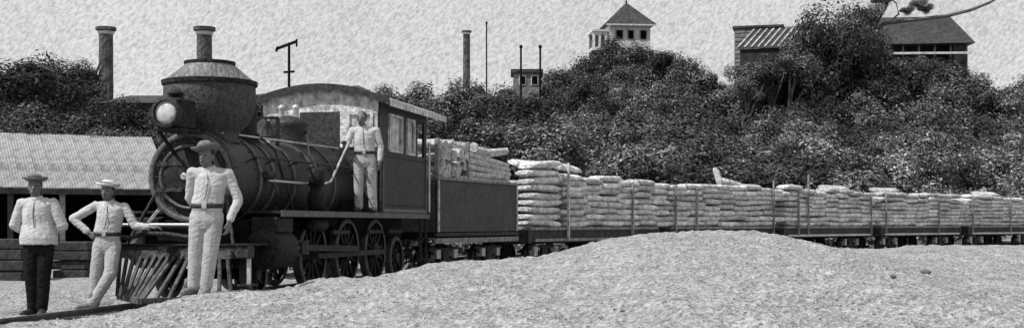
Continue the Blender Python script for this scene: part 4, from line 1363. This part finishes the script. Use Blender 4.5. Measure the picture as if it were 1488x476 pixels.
# ------------------------------------------------------------------ trees
# left grove
for px, D, y, rr, lab in [(-30, 80, 66, 4.5, 'dark leafy tree at the left edge behind the shed roof'), (28, 78, 72, 3.6, 'dark round tree second from left edge behind the shed'),
                          (80, 86, 70, 4.2, 'tall dark tree with rounded top left of the thick chimney'), (112, 92, 84, 2.4, 'dark tree touching the thick mill chimney from the left'), (158, 80, 128, 2.0, 'low dark tree at the foot of the thick mill chimney')]:
    tree(wx(px, D), D, wz(y, D), rr, lab, CRD, 'trees behind the shed')
for k, (px, D, y, rr) in enumerate([(-10, 62, 128, 2.6), (30, 60, 138, 2.4), (72, 61, 142, 2.3), (112, 60, 146, 2.3), (150, 61, 143, 2.2), (186, 60, 140, 2.3), (222, 60, 146, 2.2), (255, 60, 150, 2.2), (10, 54, 165, 1.9), (90, 54, 168, 1.8), (170, 54, 165, 1.9), (235, 54, 168, 1.9), (300, 60, 160, 2.4), (340, 62, 165, 2.4)]):
    tree(wx(px, D), D, wz(y, D), rr, ('low dark tree in hedge behind shed roof, ' + (ORD[k] + ' from left in rear row' if k < 8 else ORD[k - 8] + ' from left in front row' if k < 12 else ['behind', 'right of'][k - 12] + ' the smokestack')), CRD, 'hedge behind the shed', 'bushy_tree')
# behind the cab, left of the hill
for px, D, y, rr, lab in [(575, 82, 124, 2.6, 'round grey tree just behind the rear of cab roof'), (612, 84, 117, 3.0, 'broad grey tree between cab roof and slender chimney'), (652, 84, 116, 3.0, 'broad grey tree at the foot of the slender chimney'),
                          (695, 84, 117, 3.0, 'broad grey tree right of the slender chimney'), (735, 84, 122, 2.8, 'grey tree left of the small block house')]:
    tree(wx(px, D), D, wz(y, D), rr, lab, CR, 'trees behind the tender')
for px in range(560, 800, 34):
    D = random.uniform(64, 74)
    tree(wx(px, D), D, wz(random.uniform(150, 172), D), random.uniform(2.4, 3.0), 'dense dark bushy tree behind the tender, %s from the cab' % ORD[(px - 560) // 34], CRD if px % 3 else CR, 'trees behind the tender', 'bushy_tree')
# the wooded hill: skyline follows the photograph's outline
SKY = [(745, 130), (790, 108), (820, 92), (850, 78), (880, 66), (910, 54), (945, 54), (975, 64), (1005, 84), (1035, 104), (1060, 118), (1085, 104), (1110, 84), (1150, 80), (1180, 66), (1200, 58), (1260, 80), (1300, 86), (1350, 88), (1385, 100), (1405, 112), (1450, 110), (1500, 110), (1560, 108)]
SPX = [p for p, y in SKY]; SY = [y for p, y in SKY]
for k in range(31):
    px = 752 + k * 26 + random.uniform(-6, 6)
    D = random.uniform(112, 121) if px < 1060 else random.uniform(100, 106)
    if 880 < px < 945: D = 118
    y = np.interp(px, SPX, SY)
    tree(wx(px, D), D, wz(y + random.uniform(-5, 4), D), random.uniform(2.9, 3.8), 'leafy skyline tree of the wooded hill, %s from the block house' % ORD[k], CR if random.random() < .6 else CRD, 'trees on the wooded hill')
for row, (D0, f) in enumerate([(104, 0.20), (95, 0.36), (86, 0.52), (77, 0.66), (68, 0.80)]):
    n = 28
    for k in range(n):
        px = 748 + (k + 0.5 * (row % 2)) * 800 / n + random.uniform(-8, 8)
        D = D0 + random.uniform(-5, 5)
        ys = np.interp(px, SPX, SY)
        y = ys + (258 - ys) * f + random.uniform(-17, 17)
        light = px > 1180 and row >= 3
        if px > 1320 and row == 4: continue
        tree(wx(px, D), D, wz(y, D), random.uniform(2.4, 3.7), 'tree of the hillside wood, %s from left in %s tier below the skyline' % (ORD[k], ORD[row]), CRP if light and random.random() < .5 else (CR if random.random() < 0.55 else CRD), 'trees on the wooded hill', 'bushy_tree' if row > 2 else 'leafy_tree')
# tall tree in front of the long house with the long arching bough
D = 98
for px, y, rr, lab in [(1212, -8, 3.9, 'tall leafy tree reaching the top edge between the two hill houses'), (1182, 34, 2.9, 'leafy tree left of the tallest tree on the right hill'), (1250, 24, 2.9, 'leafy tree right of the tallest tree, before the long house')]:
    t = tree(wx(px, D), D, wz(y, D), rr, lab, CRB, 'tall trees between the hill houses', squash=1.25)
    D += 1.5
D = 100
bt = empty('arching_tree', (wx(1262, D), D, tz(wx(1262, D), D)), 0, 'bare bough arching out over the roof of the long house', 'tree')
bz = bt.location.z; ox = wx(1262, D)
pts = [(1262, 110), (1266, 60), (1285, 34), (1330, 29), (1375, 24), (1410, 15), (1440, 3), (1458, -8)]
MB().tube([(wx(p, D) - ox, 0.3 * math.sin(i), wz(y, D) - bz) for i, (p, y) in enumerate([(1262, 170)] + pts)], [0.30, 0.26, 0.22, 0.18, 0.15, 0.14, 0.13, 0.11, 0.08], 8).build('bough', M['bark'], bt)
MB().tube([(wx(p, D) - ox, 0.4, wz(y, D) - bz) for p, y in [(1270, 54), (1278, 30), (1290, 10), (1294, -4)]], [0.14, 0.1, 0.08, 0.05], 6).build('branch', M['bark'], bt)
MB().tube([(wx(p, D) - ox, -0.4, wz(y, D) - bz) for p, y in [(1285, 36), (1304, 22), (1300, 6), (1288, -4)]], [0.10, 0.08, 0.06, 0.04], 6).build('branch', M['bark'], bt)
for p, y, rr in [(1262, 22, 1.7), (1282, 2, 1.2), (1335, 6, 1.0), (1318, 16, .8), (1345, 14, .8)]:
    c = link_mesh('crown', CRP[0], bt); c.location = (wx(p, D) - ox, 0, wz(y, D) - bz); c.scale = (rr, rr, rr * .7)

for k, (px, y, rr) in enumerate([(1088, 90, 2.2), (1120, 78, 2.4), (1148, 70, 2.5), (1172, 54, 2.7)]):
    D = 97 + k % 2
    tree(wx(px, D), D, wz(y, D), rr, 'leafy tree under the ribbed lean-to roof, %s from left' % ORD[k], CR, 'trees before the hill houses')
for k, (px, y, rr) in enumerate([(1268, 64, 2.6), (1300, 76, 2.3), (1328, 74, 2.4), (1358, 78, 2.3), (1384, 86, 2.0)]):
    D = 105 + k % 2
    tree(wx(px, D), D, wz(y, D), rr, 'leafy tree before the verandah of the long house, %s from left' % ORD[k], CRD, 'trees before the hill houses')
# bushes added behind the engine to darken the bright gap under it
for k in range(6):
    q = pathv(8.2 + k * 1.25, -3.2 - 0.5 * (k % 2))
    tree(q.x, q.y, random.uniform(1.35, 1.7), random.uniform(1.0, 1.25), 'added dark bush filling the bright gap behind the wheels, %s from the front' % ORD[k], CRD, 'added bushes darkening the gap under the engine', 'added_bush', cat='bush')

# undergrowth on the slope behind the train
rnd = np.random.RandomState(5)
allv = []; tones = []
N = 90000
Y = rnd.uniform(27, 72, N)
pxs = rnd.uniform(560, 1560, N)
X = (pxs - 744) / F * Y
trk = np.interp(X, [pathv(s, 0).x for s in range(8, 60)], [pathv(s, 0).y for s in range(8, 60)])
keep = Y > trk + 1.7  # extended up to the track so the gap under the cars looks dark
X, Y = X[keep], Y[keep]
N = len(X)
hgt = 0.4 + 1.6 * vnoise(X * 0.55, Y * 0.35, 9) * vnoise(X * 0.2 + 5, Y * .2, 4) * np.clip((Y - 36) / 10, 0.35, 1.2)
Z = base_z(X, Y) + hgt * rnd.rand(N) ** 0.6
d = rnd.normal(size=(N, 3)) + np.array([0, -0.4, 0.5]); d /= np.linalg.norm(d, axis=1)[:, None]
t = np.cross(d, rnd.normal(size=(N, 3))); t /= np.linalg.norm(t, axis=1)[:, None]
b = np.cross(d, t)
sz = (0.16 * rnd.uniform(0.5, 1.5, N))[:, None]
c = np.stack([X, Y, Z], 1)
v = np.stack([c - t * sz, c - b * sz * .45, c + t * sz, c + b * sz * .45], 1).reshape(-1, 3)
me = bpy.data.meshes.new('undergrowth')
me.from_pydata(v.tolist(), [], np.arange(N * 4).reshape(-1, 4).tolist())
at = me.attributes.new('tone', 'FLOAT', 'FACE')
at.data.foreach_set('value', np.clip(np.exp(rnd.normal(0, 0.7, N)), .2, 3).astype(np.float32))
me.materials.append(M['leaf'])
tag(link_mesh('undergrowth', me), 'thick low undergrowth on the slope behind the train', 'undergrowth', kind='stuff')

# small post on the slope and stones on the bank
D = 46.0
while D < 90 and tz(wx(1195, D), D) + 0.9 < wz(228, D): D += 0.2
x = wx(1195, D)
p_ = empty('marker_post', (x, D, tz(x, D)), 0, 'small white marker post standing in the undergrowth above the sack cars', 'post')
zt = wz(209, D) - p_.location.z
MB().box(-0.09, 0.09, -0.09, 0.09, -0.2, zt).build('shaft', M['wall_white'], p_)
MB().lathe((0, 0, zt), (0, 0, 1), [(0, 0.14), (0.05, 0.12), (0.12, 0.02)], 4, False).build('cap', M['wall_white'], p_)
for px, py, rr, lab in [(1345, 397, 0.06, 'larger dark stone lying on the pale bank at right'), (1362, 396, 0.04, 'smaller dark stone beside the larger one on the bank'), (1298, 402, 0.03, 'small dark stone on the bank left of the stone pair'),
                        (1410, 441, 0.025, 'small dark stone near the lower right corner of bank'), (905, 452, 0.02, 'tiny dark stone low on the middle of bank')]:
    # find where the line of sight meets the bank
    D = 8.0
    while D < 30 and tz(wx(px, D), D) < wz(py, D): D += 0.05
    mb = MB()
    ell(mb, (0, 0, 0), (rr, rr * .7, rr * .5), 9, 6)
    mb.v = [(x * (1 + .25 * mnoise.noise(Vector((x * 20 + px, y * 20, z * 20)))), y, z * (1 + .3 * mnoise.noise(Vector((x * 9, y * 9 + px, z * 9))))) for x, y, z in mb.v]
    o = mb.build('stone', M['stone'])
    o.location = (wx(px, D), D, tz(wx(px, D), D) + rr * .25)
    tag(o, lab, 'stone', 'stones on the bank')

# loose gravel over the bank
rnd = np.random.RandomState(11)
N = 9000
Yp = 8.2 + 13 * rnd.rand(N) ** 1.2
Xp = rnd.uniform(-0.45, 0.47, N) * Yp
Zp = terrain(Xp, Yp)
rp = np.clip(0.007 * np.exp(rnd.normal(0, 0.55, N)), 0.004, 0.016)
ov = np.array([(1, 0, 0), (-1, 0, 0), (0, 1, 0), (0, -1, 0), (0, 0, .8), (0, 0, -.8)], dtype=float)
of = np.array([(0, 2, 4), (2, 1, 4), (1, 3, 4), (3, 0, 4), (2, 0, 5), (1, 2, 5), (3, 1, 5), (0, 3, 5)])
vv = np.stack([Xp, Yp, Zp + rp * 0.2], 1)[:, None, :] + ov[None] * rp[:, None, None] * rnd.uniform(0.6, 1.4, (N, 6, 1))
ff = of[None] + (np.arange(N) * 6)[:, None, None]
me = bpy.data.meshes.new('gravel')
me.from_pydata(vv.reshape(-1, 3).tolist(), [], ff.reshape(-1, 3).tolist())
me.materials.append(mat('gravel_stone', 0.27, 0.9, 8, 0.3, 0.01, 0.6, spec=0.2))
tag(link_mesh('gravel', me), 'fine loose gravel strewn over the pale bank', 'gravel', kind='stuff')
